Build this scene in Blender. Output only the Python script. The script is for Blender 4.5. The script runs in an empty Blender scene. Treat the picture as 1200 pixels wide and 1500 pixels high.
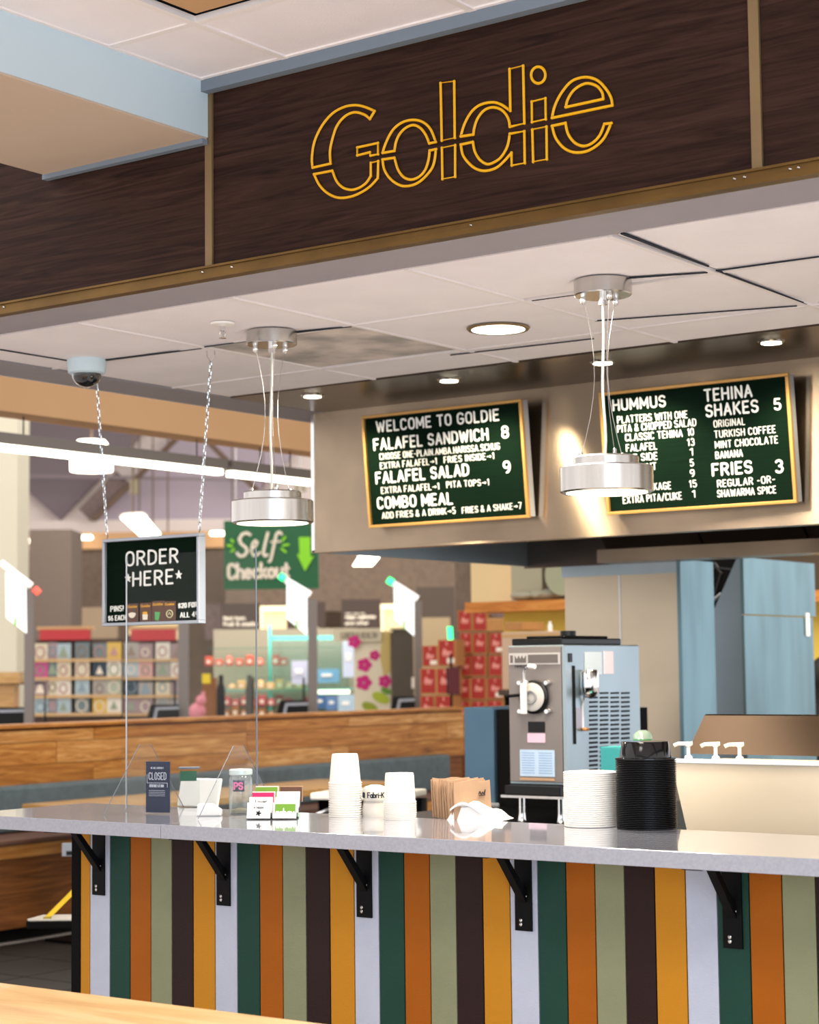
import bpy, bmesh, math, random
from mathutils import Vector, Matrix
random.seed(7)
R_, S_ = math.radians, math.sin
SC = bpy.context.scene
COL = SC.collection

# ------------------------------------------------------------------ camera
YAW, PITCH, ROLL, F = .63119382, .08147578, -.01134734, 2820.08
CAM = Vector((0, 0, 1.46))
_cy, _sy = math.cos(YAW), math.sin(YAW)
FWD = Vector((-_sy*math.cos(PITCH), _cy*math.cos(PITCH), math.sin(PITCH)))
_r0 = Vector((_cy, _sy, 0)); _u0 = _r0.cross(FWD)
RGT = math.cos(ROLL)*_r0 + math.sin(ROLL)*_u0
UP = -math.sin(ROLL)*_r0 + math.cos(ROLL)*_u0
cd = bpy.data.cameras.new('camera'); cam = bpy.data.objects.new('camera', cd); COL.objects.link(cam)
cam.matrix_world = Matrix(((RGT.x, UP.x, -FWD.x, CAM.x), (RGT.y, UP.y, -FWD.y, CAM.y), (RGT.z, UP.z, -FWD.z, CAM.z), (0, 0, 0, 1)))
cd.sensor_fit = 'VERTICAL'; cd.sensor_height = 36; cd.lens = F/1500*36
cd.clip_end = 200; cd.clip_start = .05
cd.dof.use_dof = True; cd.dof.focus_distance = 5.0; cd.dof.aperture_fstop = 4.6
SC.camera = cam
# ------------------------------------------------------------------ world, lights, exposure
SC.view_settings.view_transform = 'Standard'; SC.view_settings.look = 'None'
SC.view_settings.gamma = 1; SC.view_settings.use_curve_mapping = False
SC.view_settings.exposure = 0.1
SC.cycles.use_denoising = True
SC.cycles.max_bounces = 8
SC.cycles.sample_clamp_indirect = 4
W = bpy.data.worlds.new('world'); SC.world = W; W.use_nodes = True
W.node_tree.nodes['Background'].inputs[0].default_value = (1.0, .945, .925, 1)
W.node_tree.nodes['Background'].inputs[1].default_value = 1.42

def area(name, loc, target, w, h, power, col, spread=180):
    l = bpy.data.lights.new(name, 'AREA'); l.shape = 'RECTANGLE'; l.size = w; l.size_y = h
    l.energy = power; l.color = col; l.spread = R_(spread)
    o = bpy.data.objects.new(name, l); COL.objects.link(o); o.location = loc
    o.rotation_euler = (Vector(target)-Vector(loc)).to_track_quat('-Z', 'Y').to_euler()
    return o
def spot(name, loc, target, power, col, size=70, blend=.5, rad=.03):
    l = bpy.data.lights.new(name, 'SPOT'); l.energy = power; l.color = col
    l.spot_size = R_(size); l.spot_blend = blend; l.shadow_soft_size = rad
    o = bpy.data.objects.new(name, l); COL.objects.link(o); o.location = loc
    o.rotation_euler = (Vector(target)-Vector(loc)).to_track_quat('-Z', 'Y').to_euler()
    return o
BLUE = (.62, .80, 1.0); WARM = (1.0, .78, .52); NEUT = (1.0, .93, .84)
# daylight through the shop front behind and right of the viewer
area('window_light', (3.2, -1.5, 1.9), (-2.5, 4.5, 2.2), 5.0, 2.4, 150, (.55, .77, 1.0))
for lx in (-2.2, .2):
    area('bounce_fill_light', (lx, 1.6, 3.04), (lx, 1.6, 0), .6, 1.2, 36, NEUT, 120)  # unseen fill lamps, added to bounce light off the floor onto the ceiling
area('side_window_light', (2.6, 14.5, 1.9), (-3.9, 7.0, 1.3), 7.0, 3.0, 42, (.45, .74, 1.0))
# large unseen area lights, added as ambient over the sales floor beyond
area('store_fill_light', (-12, 12, 4.6), (-12, 12, 0), 8, 8, 330, NEUT)
area('store_fill_light', (-15, 19, 5.6), (-17, 22, 0), 9, 9, 950, NEUT)
# added kitchen fill with no fixture: over the countertop, then the rear room
area('kitchen_fill_light', (-2.9, 4.5, 2.49), (-3.0, 4.45, 0), 2.6, .4, 52, (1, .90, .78))
area('kitchen_fill_light', (-3.6, 9.0, 2.9), (-3.9, 9.2, 0), 2.5, .8, 60, (1, .86, .66))

# ------------------------------------------------------------------ pixel -> world
def ray(x, y): return RGT*((x-600)/F) + UP*((750-y)/F) + FWD
def at(x, y, X=None, Y=None, Z=None, D=None):
    d = ray(x, y)
    if X is not None: t = X/d.x
    elif Y is not None: t = Y/d.y
    elif Z is not None: t = (Z-CAM.z)/d.z
    else: t = D/(-_sy*d.x + _cy*d.y)
    return CAM + d*t
def mpp(P): return (P-CAM).dot(FWD)/F        # metres per pixel at a point
FM = Matrix.Rotation(YAW, 4, 'Z')             # frame turned towards the viewer's side of the shop
FI = FM.inverted()
def fa(x, y, D):                              # (a, z) in that frame
    p = FI @ at(x, y, D=D); return p.x, p.z

# ------------------------------------------------------------------ materials
def lin(c):
    if isinstance(c, str): c = tuple(int(c[i:i+2], 16)/255 for i in (0, 2, 4))
    return tuple((v/12.92 if v <= .04045 else ((v+.055)/1.055)**2.4) for v in c) + (1,)
MATS = {}
def mat(name, col, rough=.55, metal=0, noise=0, nscale=8, stretch=(1, 1, 1), bump=0, bscale=60, emit=0, col2=None, coat=0, spec=.5, trans=0, aniso=0):
    if name in MATS: return MATS[name]
    m = bpy.data.materials.new(name); m.use_nodes = True; nt = m.node_tree; b = nt.nodes['Principled BSDF']
    b.inputs['Base Color'].default_value = lin(col); b.inputs['Roughness'].default_value = rough
    b.inputs['Metallic'].default_value = metal; b.inputs['Coat Weight'].default_value = coat
    b.inputs['Specular IOR Level'].default_value = spec
    b.inputs['Transmission Weight'].default_value = trans
    if aniso:
        b.inputs['Anisotropic'].default_value = aniso
        t = nt.nodes.new('ShaderNodeCombineXYZ'); t.inputs[2].default_value = 1
        nt.links.new(t.outputs[0], b.inputs['Tangent'])
    if emit:
        b.inputs['Emission Color'].default_value = lin(col); b.inputs['Emission Strength'].default_value = emit
    if noise or bump or col2:
        tc = nt.nodes.new('ShaderNodeTexCoord'); mp = nt.nodes.new('ShaderNodeMapping'); mp.inputs['Scale'].default_value = stretch
        nt.links.new(tc.outputs['Object'], mp.inputs[0])
        n = nt.nodes.new('ShaderNodeTexNoise'); n.inputs['Scale'].default_value = nscale; n.inputs['Detail'].default_value = 5
        nt.links.new(mp.outputs[0], n.inputs['Vector'])
        if noise or col2:
            mx = nt.nodes.new('ShaderNodeMix'); mx.data_type = 'RGBA'
            c = lin(col); c2 = lin(col2) if col2 else tuple(v*(1-noise) for v in c[:3])+(1,)
            mx.inputs[6].default_value = c; mx.inputs[7].default_value = c2
            rp = nt.nodes.new('ShaderNodeMapRange'); rp.inputs[1].default_value = .35; rp.inputs[2].default_value = .65
            nt.links.new(n.outputs[0], rp.inputs[0]); nt.links.new(rp.outputs[0], mx.inputs[0])
            nt.links.new(mx.outputs[2], b.inputs['Base Color'])
        if bump:
            n2 = nt.nodes.new('ShaderNodeTexNoise'); n2.inputs['Scale'].default_value = bscale
            nt.links.new(mp.outputs[0], n2.inputs['Vector'])
            bp = nt.nodes.new('ShaderNodeBump'); bp.inputs['Strength'].default_value = bump; bp.inputs['Distance'].default_value = .004
            nt.links.new(n2.outputs[0], bp.inputs['Height']); nt.links.new(bp.outputs[0], b.inputs['Normal'])
    MATS[name] = m; return m
def wood(name, c1, c2, c3, scale=3, stretch=(1, 8, 8), dist=3, rough=.45, coat=.0, lo=.32, hi=.68, spec=.3):
    if name in MATS: return MATS[name]
    m = bpy.data.materials.new(name); m.use_nodes = True; nt = m.node_tree; b = nt.nodes['Principled BSDF']
    tc = nt.nodes.new('ShaderNodeTexCoord'); mp = nt.nodes.new('ShaderNodeMapping'); mp.inputs['Scale'].default_value = stretch
    nt.links.new(tc.outputs['Object'], mp.inputs[0])
    n = nt.nodes.new('ShaderNodeTexNoise'); n.inputs['Scale'].default_value = scale; n.inputs['Detail'].default_value = 8; n.inputs['Distortion'].default_value = dist
    n.inputs['Roughness'].default_value = .62
    nt.links.new(mp.outputs[0], n.inputs['Vector'])
    r = nt.nodes.new('ShaderNodeValToRGB'); e = r.color_ramp.elements
    e[0].position = lo; e[0].color = lin(c1); e[1].position = hi; e[1].color = lin(c3)
    k = e.new((lo+hi)/2); k.color = lin(c2)
    nt.links.new(n.outputs[0], r.inputs[0]); nt.links.new(r.outputs[0], b.inputs['Base Color'])
    b.inputs['Roughness'].default_value = rough; b.inputs['Coat Weight'].default_value = coat; b.inputs['Specular IOR Level'].default_value = spec
    bp = nt.nodes.new('ShaderNodeBump'); bp.inputs['Strength'].default_value = .12; bp.inputs['Distance'].default_value = .002
    nt.links.new(n.outputs[0], bp.inputs['Height']); nt.links.new(bp.outputs[0], b.inputs['Normal'])
    MATS[name] = m; return m
def clear(name, tint='FFFFFF', haze=.03, gloss=.06):
    if name in MATS: return MATS[name]
    m = bpy.data.materials.new(name); m.use_nodes = True; nt = m.node_tree; nt.nodes.clear()
    out = nt.nodes.new('ShaderNodeOutputMaterial'); tr = nt.nodes.new('ShaderNodeBsdfTransparent'); tr.inputs[0].default_value = lin(tint)
    df = nt.nodes.new('ShaderNodeBsdfDiffuse'); df.inputs[0].default_value = lin(tint); gl = nt.nodes.new('ShaderNodeBsdfGlossy'); gl.inputs['Roughness'].default_value = .03
    m1 = nt.nodes.new('ShaderNodeMixShader'); m2 = nt.nodes.new('ShaderNodeMixShader')
    m1.inputs[0].default_value = haze
    lw = nt.nodes.new('ShaderNodeLayerWeight'); lw.inputs[0].default_value = .25
    ml = nt.nodes.new('ShaderNodeMath'); ml.operation = 'MULTIPLY_ADD'; ml.inputs[1].default_value = .05 if gloss < .1 else .5; ml.inputs[2].default_value = gloss*.4
    nt.links.new(lw.outputs['Fresnel'], ml.inputs[0]); nt.links.new(ml.outputs[0], m2.inputs[0])
    nt.links.new(tr.outputs[0], m1.inputs[1]); nt.links.new(df.outputs[0], m1.inputs[2])
    nt.links.new(m1.outputs[0], m2.inputs[1]); nt.links.new(gl.outputs[0], m2.inputs[2]); nt.links.new(m2.outputs[0], out.inputs[0])
    MATS[name] = m; return m

M_ = dict(
 walnut=wood('walnut', '1E110D', '33201A', '432C24', 2.6, (.9, 6, 17), 1.6, .6, 0, .30, .72, .12),
 oak=wood('oak', '8A5220', 'BF7F3C', 'DDA860', 2.4, (7, .6, 10), 2.2, .42),
 oak_x=wood('oak_tabletop', 'B08448', 'C99E62', 'D6B07A', 1.3, (.7, 5, 8), 2.0, .35, .3),
 oak_dark=wood('oak_seat_base', '573013', '7D4A20', '9A6231', 2.0, (7, .6, 9), 2.2, .5),
 orange_wood=wood('shelf_wood', 'A86420', 'C98036', 'DA9A4C', 2, (1, 6, 8), 1.5, .5),
 brass=mat('brass', '75592E', .42, .7, .25, 6, (1, 1, 1)),
 brass_dark=mat('brass_strip', '8A7350', .5, .35, .15, 6),
 gold=mat('gold_enamel', 'EFB20E', .35),
 tile=mat('ceiling_tile', 'F6F0F2', .9, 0, .04, 5, bump=.25, bscale=160),
 tile_stain=mat('stained_ceiling_tile', 'E2D6CE', .9, 0, 0, 6, col2='A5A09B', bump=.25, bscale=160),
 grid=mat('ceiling_grid', 'EFE8E6', .8),
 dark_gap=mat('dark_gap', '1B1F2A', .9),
 white_paint=mat('white_paint', 'E2DDD6', .7, 0, .03, 3),
 blue_lit_paint=mat('soffit_paint', 'C6D9E2', .7, 0, .02, 3),  # bluish light on the soffit is put into this paint's colour
 grey_paint=mat('grey_paint', '9C979C', .75, 0, .05, 4),
 slate_paint=mat('slate_paint', '75828F', .7),
 tan_paint=mat('tan_paint', 'C79D70', .7, 0, .04, 2),
 steel=mat('brushed_steel', 'B29F89', .27, 1, .32, 2.2, (1, 1, 1), .04, 90, aniso=1.0),
 steel_dark=mat('dark_steel', '5A4E46', .28, 1, .25, 5, (.6, 3, 1)),
 steel_dark2=mat('lid_steel', '30251B', .32, 1, .12, 4, (.5, 1, 1)),
 steel_flat=mat('satin_steel', 'A2B0B8', .38, .85, .08, 4, (1, 1, .2)),
 prep_front=mat('prep_front_steel', 'FAE9CC', .42, .45, .08, 2, (.5, 1, 2)),
 steel_warm=mat('prep_steel', 'BFB19B', .34, .8, .08, 3, (.5, 1, 2)),
 chrome=mat('chrome', 'E4E4E4', .12, 1),
 nickel=mat('brushed_nickel', 'C9C6C2', .22, 1, .15, 30, (1, 1, .02)),
 black=mat('black_plastic', '08080A', .35, spec=.3),
 black_matte=mat('black_matte', '0C0B0C', .85, spec=.1),
 black_metal=mat('black_powder_coat', '060709', .55, spec=.12),
 quartz=mat('quartz_top', '989AA6', .12, 0, 0, 140, col2='8F919D', coat=.8),
 white=mat('white_plastic', 'F0EEEA', .4),
 cream_white=mat('translucent_white_plastic', 'F4EFE6', .35),
 board=mat('letterboard_felt', '07190F', .9, 0, .25, 90, (.05, 1, 3), .3, 200, spec=.05),
 board_dark=mat('order_board_felt', '07180F', .9, 0, .25, 90, (.05, 1, 3), .3, 200, spec=.05),
 gold_frame=mat('gold_board_frame', 'B58A4A', .4, .4),
 alu=mat('aluminium_frame', 'A3A9B2', .4, .5),
 letter=mat('white_letters', 'EFEFEA', .45),
 lamp=mat('lamp_glow', 'FFF6E0', .5, emit=7),
 lamp_soft=mat('lamp_glow_soft', 'FFF4DC', .5, emit=3),
 lamp_green=mat('green_status_lamp', '30E080', .5, emit=3),
 red_light=mat('red_status_lamp', 'F05A48', .5, emit=1.2),
 screen=mat('backlit_panel', 'EFF7F6', .5, emit=.85),
 blue_fabric=mat('blue_grey_fabric', '66757A', .9, 0, .2, 20, bump=.3, bscale=150),
 brown_seat=mat('brown_seat_vinyl', '6E4A3A', .55, 0, .15, 8),
 acrylic=clear('clear_acrylic', 'FBFCFC', .007, .0),
 acrylic_edge=mat('acrylic_edge', '5C6470', .3),
 glass=clear('deli_glass', 'E4F2EE', .03, .05),
 teal=mat('teal_edge', '3FA093', .4),
 kraft=mat('kraft_paper', 'AD8B6C', .85, 0, .1, 12),
 floor=mat('floor_tile', '1B1713', .6, 0, .2, 6), pale_floor=mat('pale_floor', 'D6D0CA', .5, 0, .06, 2),
 green_sign=mat('green_sign', '0A5A33', .5),
 lime=mat('lime_print', '84D41C', .5),
 cream_print=mat('cream_print', 'E6DCCB', .6),
 dark_wall=mat('dark_wall', '6F5F52', .85, 0, .2, 12),
 brown_sign=mat('brown_sign', '3A2C25', .7),
 yellow_wall=mat('yellow_wall', 'E0C24E', .7, 0, .04, 3),
 cream_wall=mat('cream_wall', 'E2CB9A', .8, 0, .04, 3),
 red_box=mat('red_box_print', 'A3261C', .7, 0, .1, 20),
 cardboard=mat('cardboard', 'B5834C', .85, 0, .08, 15),
 lavender=mat('lavender_wall', 'BDB2C0', .85),
 mauve=mat('mauve_wall', '83787F', .85),
 pink_white=mat('pink_white_wall', 'F4E9E4', .8),
 brown_metal=mat('brown_truss', '6B5645', .7),
 speckle=mat('speckled_panel', '8D7C7A', .85, 0, 0, 50, col2='5F504C'),
 navy=mat('navy_print', '14223F', .35),
 pink=mat('pink_print', 'F06FA8', .5),
 yellow_strap=mat('yellow_strap', 'E8C21A', .5),
 teal_box=mat('teal_box', '2B8C8E', .5),
 hair=mat('black_hair', '120E0C', .6, bump=.5, bscale=90),
)

# ------------------------------------------------------------------ mesh helpers
def bx(bm, x0, x1, y0, y1, z0, z1):
    v = [bm.verts.new(p) for p in ((x0,y0,z0),(x1,y0,z0),(x1,y1,z0),(x0,y1,z0),(x0,y0,z1),(x1,y0,z1),(x1,y1,z1),(x0,y1,z1))]
    for f in ((0,3,2,1),(4,5,6,7),(0,1,5,4),(1,2,6,5),(2,3,7,6),(3,0,4,7)): bm.faces.new([v[i] for i in f])
    return v
def lathe(bm, prof, n=32, c=(0, 0, 0)):
    c = Vector(c); rings = []
    for r, z in prof:
        rings.append([bm.verts.new(c+Vector((max(r, 1e-5)*math.cos(2*math.pi*i/n), max(r, 1e-5)*math.sin(2*math.pi*i/n), z))) for i in range(n)])
    for a, b in zip(rings, rings[1:]):
        for i in range(n): bm.faces.new((a[i], a[(i+1) % n], b[(i+1) % n], b[i]))
    bm.faces.new(list(reversed(rings[0]))); bm.faces.new(rings[-1])
def tube(bm, pts, r, n=6, closed=False):
    pts = [Vector(p) for p in pts]; rings = []; N = len(pts)
    for i, p in enumerate(pts):
        a = pts[(i-1) % N] if closed or i else p; b = pts[(i+1) % N] if closed or i < N-1 else p
        t = (b-a)
        t = t.normalized() if t.length > 1e-9 else Vector((0, 0, 1))
        s = t.cross(Vector((0, 1, 0)) if abs(t.y) < .8 else Vector((1, 0, 0))).normalized(); u = s.cross(t)
        rings.append([bm.verts.new(p+(s*math.cos(2*math.pi*k/n)+u*math.sin(2*math.pi*k/n))*r) for k in range(n)])
    prs = list(zip(rings, rings[1:]))+([(rings[-1], rings[0])] if closed else [])
    for a, b in prs:
        for k in range(n): bm.faces.new((a[k], a[(k+1) % n], b[(k+1) % n], b[k]))
    if not closed: bm.faces.new(list(reversed(rings[0]))); bm.faces.new(rings[-1])
def prism(bm, poly, off):                      # polygon of 3-D points extruded by a vector
    off = Vector(off); a = [bm.verts.new(p) for p in poly]; b = [bm.verts.new(Vector(p)+off) for p in poly]; n = len(poly)
    bm.faces.new(a); bm.faces.new(list(reversed(b)))
    for i in range(n): bm.faces.new((a[i], b[i], b[(i+1) % n], a[(i+1) % n]))
MW = {}
def obj(name, bm, m, parent=None, world=True, smooth=False, bevel=0, origin=None, mats=None, F=False):
    if F: bm.transform(FM)
    bmesh.ops.recalc_face_normals(bm, faces=bm.faces)
    me = bpy.data.meshes.new(name); o = bpy.data.objects.new(name, me); COL.objects.link(o)
    if parent is not None:
        o.parent = parent
        if world: bm.transform(MW[parent.name].inverted())
        MW[o.name] = MW[parent.name].copy()
    else:
        if origin is None:
            xs = [v.co for v in bm.verts]
            origin = Vector((sum(v.x for v in xs)/len(xs), sum(v.y for v in xs)/len(xs), min(v.z for v in xs)))
        T = Matrix.Translation(origin); bm.transform(T.inverted()); o.location = origin; MW[o.name] = T
    bm.to_mesh(me); bm.free()
    for x in (mats or [m]): me.materials.append(M_[x] if isinstance(x, str) else x)
    if smooth:
        for p in me.polygons: p.use_smooth = True
        me.set_sharp_from_angle(angle=R_(40))
    if bevel:
        b = o.modifiers.new('bevel', 'BEVEL'); b.width = bevel; b.segments = 2; b.limit_method = 'ANGLE'
    return o
def tag(o, label=None, cat=None, group=None, kind=None):
    if label: o['label'] = label
    if cat: o['category'] = cat
    if group: o['group'] = group
    if kind: o['kind'] = kind
    return o
def thing(name, label, cat, loc, rz=0, group=None, kind=None):
    o = bpy.data.objects.new(name, None); COL.objects.link(o); o.location = loc; o.rotation_euler = (0, 0, rz); o.empty_display_size = .05
    MW[o.name] = Matrix.Translation(Vector(loc)) @ Matrix.Rotation(rz, 4, 'Z')
    return tag(o, label, cat, group, kind)
def B(name, m, x0, x1, y0, y1, z0, z1, parent=None, world=True, bevel=0, F=False):
    bm = bmesh.new(); bx(bm, x0, x1, y0, y1, z0, z1); return obj(name, bm, m, parent, world, bevel=bevel, F=F)
def FB(name, m, px, D, t=.05, parent=None, bevel=0, z=None):     # box whose near face spans a pixel rectangle at distance D
    a0, z1 = fa(px[0], (px[1]), D); a1, z0 = fa(px[2], px[3], D)
    if z is not None: z0 = z
    return B(name, m, a0, a1, D, D+t, z0, z1, parent, True, bevel, F=True)
def FP(name, m, pts, D, t=.05, parent=None):
    bm = bmesh.new(); prism(bm, [(fa(x, y, D)[0], D, fa(x, y, D)[1]) for x, y in pts], (0, t, 0)); return obj(name, bm, m, parent, F=True)
def ft(name, label, cat, x, y, D, group=None, floor=False):
    p = at(x, y, D=D)
    if floor: p.z = 0
    return thing(name, label, cat, p, YAW, group)
def dup(root, loc, rz=None, label=None, group=None):
    r = root.copy(); COL.objects.link(r); r.location = loc
    if rz is not None: r.rotation_euler = (0, 0, rz)
    if label: r['label'] = label
    if group: r['group'] = group
    for ch in root.children:
        c = ch.copy(); COL.objects.link(c); c.parent = r
        for g in ch.children:
            d = g.copy(); COL.objects.link(d); d.parent = c
    return r

# ------------------------------------------------------------------ stroke lettering (rounded plastic letters)
def arc(cx, cy, rx, ry, a0, a1, n=8):
    return [(cx+rx*math.cos(R_(a0+(a1-a0)*i/n)), cy+ry*math.sin(R_(a0+(a1-a0)*i/n))) for i in range(n+1)]
def ol(w): return arc(w/2, .7, w/2, .3, 0, 180, 8)+arc(w/2, .3, w/2, .3, 180, 360, 8)+[(w, .7)]
_w = .46
GL = {
'A': (.5, [[(0,0),(.25,1),(.5,0)], [(.09,.33),(.41,.33)]]),
'B': (_w, [[(0,0),(0,1),(.2,1)]+arc(.2,.76,.22,.24,90,-90,6)+[(0,.52)], arc(.22,.26,.24,.26,90,-90,6)+[(0,0)]]),
'C': (_w, [arc(.23,.72,.23,.28,20,180,8)+arc(.23,.28,.23,.28,180,340,8)]),
'D': (_w, [[(0,0),(0,1)]+arc(.14,.68,.32,.32,90,0,6)+arc(.14,.32,.32,.32,0,-90,6)+[(0,0)]]),
'E': (.4, [[(.4,0),(0,0),(0,1),(.4,1)], [(0,.52),(.34,.52)]]),
'F': (.4, [[(0,0),(0,1),(.4,1)], [(0,.52),(.33,.52)]]),
'G': (.48, [arc(.24,.72,.24,.28,20,180,8)+arc(.24,.28,.24,.28,180,360,8)+[(.48,.46),(.27,.46)]]),
'H': (_w, [[(0,0),(0,1)], [(_w,0),(_w,1)], [(0,.52),(_w,.52)]]),
'I': (.06, [[(.03,0),(.03,1)]]),
'J': (.4, [[(.4,1),(.4,.25)]+arc(.2,.22,.2,.22,0,-180,6)]),
'K': (_w, [[(0,0),(0,1)], [(.44,1),(0,.42)], [(.13,.58),(_w,0)]]),
'L': (.38, [[(0,1),(0,0),(.38,0)]]),
'M': (.58, [[(0,0),(0,1),(.29,.25),(.58,1),(.58,0)]]),
'N': (_w, [[(0,0),(0,1),(_w,0),(_w,1)]]),
'O': (_w, [ol(_w)]),
'P': (.44, [[(0,0),(0,1),(.2,1)]+arc(.2,.74,.24,.26,90,-90,6)+[(0,.48)]]),
'Q': (_w, [ol(_w), [(.26,.22),(.48,-.04)]]),
'R': (_w, [[(0,0),(0,1),(.2,1)]+arc(.2,.75,.24,.25,90,-90,6)+[(0,.5)], [(.22,.5),(_w,0)]]),
'S': (.44, [arc(.22,.76,.22,.24,20,180,7)+arc(.22,.76,.22,.25,180,250,4)+arc(.22,.26,.22,.26,70,0,4)+arc(.22,.26,.22,.26,0,-160,8)]),
'T': (.46, [[(0,1),(.46,1)], [(.23,1),(.23,0)]]),
'U': (_w, [[(0,1),(0,.26)]+arc(.23,.26,.23,.26,180,360,8)+[(_w,1)]]),
'V': (.5, [[(0,1),(.25,0),(.5,1)]]),
'W': (.7, [[(0,1),(.17,0),(.35,.85),(.53,0),(.7,1)]]),
'X': (.48, [[(0,0),(.48,1)], [(0,1),(.48,0)]]),
'Y': (.5, [[(0,1),(.25,.5),(.5,1)], [(.25,.5),(.25,0)]]),
'Z': (.44, [[(0,1),(.44,1),(0,0),(.44,0)]]),
'0': (.42, [ol(.42)]),
'1': (.16, [[(0,.82),(.14,1),(.14,0)]]),
'2': (.42, [arc(.21,.76,.21,.24,160,0,7)+[(.38,.58),(0,0),(.42,0)]]),
'3': (.42, [arc(.2,.76,.2,.24,150,-80,8), arc(.2,.27,.22,.27,85,-150,8)]),
'4': (.46, [[(.34,0),(.34,1),(0,.3),(.46,.3)]]),
'5': (.42, [[(.38,1),(.05,1),(.02,.56)]+arc(.2,.3,.22,.3,110,-150,9)]),
'6': (.42, [[(.34,.97)]+arc(.3,.5,.3,.48,110,180,5)+arc(.21,.28,.21,.28,180,540,12)]),
'7': (.42, [[(0,1),(.42,1),(.14,0)]]),
'8': (.42, [arc(.21,.76,.19,.24,0,360,10), arc(.21,.26,.21,.26,0,360,10)]),
'9': (.42, [arc(.21,.72,.21,.28,0,360,12), [(.42,.72)]+arc(.12,.5,.3,.5,0,-75,5)]),
'&': (.5, [[(.5,0),(.1,.68)]+arc(.22,.8,.13,.2,200,0,7)+[(.33,.72),(.06,.4)]+arc(.2,.22,.2,.22,160,330,7)+[(.48,.42)]]),
'!': (.06, [[(.03,1),(.03,.32)], [(.03,.02),(.03,.0)]]),
'.': (.08, [[(.03,.04),(.03,.0)]]), ',': (.08, [[(.05,.06),(.0,-.12)]]),
'-': (.3, [[(.03,.45),(.27,.45)]]), '>': (.62, [[(.04,.42),(.58,.42)], [(.44,.56),(.6,.42),(.44,.28)]]),
'/': (.34, [[(0,-.05),(.34,1.05)]]), '+': (.4, [[(.2,.15),(.2,.75)], [(0,.45),(.4,.45)]]), "'": (.05, [[(.02,1),(.02,.8)]]),
'$': (.44, [arc(.22,.7,.2,.2,20,180,6)+arc(.22,.7,.2,.2,180,250,4)+arc(.22,.3,.2,.2,70,0,4)+arc(.22,.3,.2,.2,0,-160,7), [(.22,1.05),(.22,-.05)]]),
}
def _low(w, st): return (w, st)
GL.update({
'a': (.4, [arc(.2,.3,.2,.3,0,360,12), [(.4,.6),(.4,0)]]), 'b': (.4, [[(0,1),(0,0)], arc(.2,.3,.2,.3,0,360,12)]),
'c': (.36, [arc(.2,.3,.2,.3,50,310,9)]), 'd': (.4, [[(.4,1),(.4,0)], arc(.2,.3,.2,.3,0,360,12)]),
'e': (.4, [[(0,.32),(.4,.32)]+arc(.2,.3,.2,.3,0,310,10)]), 'f': (.28, [[(.28,.97),(.14,.95),(.1,.8),(.1,0)], [(0,.6),(.26,.6)]]),
'h': (.38, [[(0,1),(0,0)], [(0,.4)]+arc(.19,.4,.19,.2,180,0,7)+[(.38,0)]]), 'i': (.06, [[(.03,.6),(.03,0)], [(.03,.86),(.03,.84)]]),
'k': (.36, [[(0,1),(0,0)], [(.34,.6),(0,.25)], [(.12,.36),(.36,0)]]), 'l': (.06, [[(.03,1),(.03,0)]]),
'n': (.38, [[(0,.6),(0,0)], [(0,.4)]+arc(.19,.4,.19,.2,180,0,7)+[(.38,0)]]), 'o': (.4, [arc(.2,.3,.2,.3,0,360,12)]),
'r': (.26, [[(0,.6),(0,0)], [(0,.38)]+arc(.18,.4,.18,.2,180,60,5)]), 's': (.34, [[(.32,.55),(.17,.6),(.03,.48),(.17,.32),(.32,.16),(.17,0),(.02,.05)]]),
't': (.28, [[(.12,.9),(.12,.08),(.28,.02)], [(0,.6),(.27,.6)]]), 'u': (.38, [[(0,.6),(0,.2)]+arc(.19,.2,.19,.2,180,360,7)+[(.38,.6),(.38,0)]]),
'g': (.4, [arc(.2,.3,.2,.3,0,360,12), [(.4,.6),(.4,-.1)]+arc(.2,-.1,.2,.18,0,-150,6)]), 'v': (.4, [[(0,.6),(.2,0),(.4,.6)]]), 'p': (.4, [[(0,.6),(0,-.3)], arc(.2,.3,.2,.3,0,360,12)]),
'y': (.4, [[(0,.6),(.2,0)], [(.4,.6),(.1,-.3)]]), 'm': (.6, [[(0,.6),(0,0)], [(0,.4)]+arc(.15,.42,.15,.18,180,0,6)+[(.3,0)], [(.3,.4)]+arc(.45,.42,.15,.18,180,0,6)+[(.6,0)]]),
'w': (.6, [[(0,.6),(.15,0),(.3,.6),(.45,0),(.6,.6)]]), 'x': (.36, [[(0,.6),(.36,0)], [(0,0),(.36,.6)]]), 'z': (.34, [[(0,.6),(.34,.6),(0,0),(.34,0)]]), 'j': (.1, [[(.08,.6),(.08,-.2),(0,-.28)]]), 'q': (.4, [[(.4,.6),(.4,-.3)], arc(.2,.3,.2,.3,0,360,12)]),
})
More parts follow.
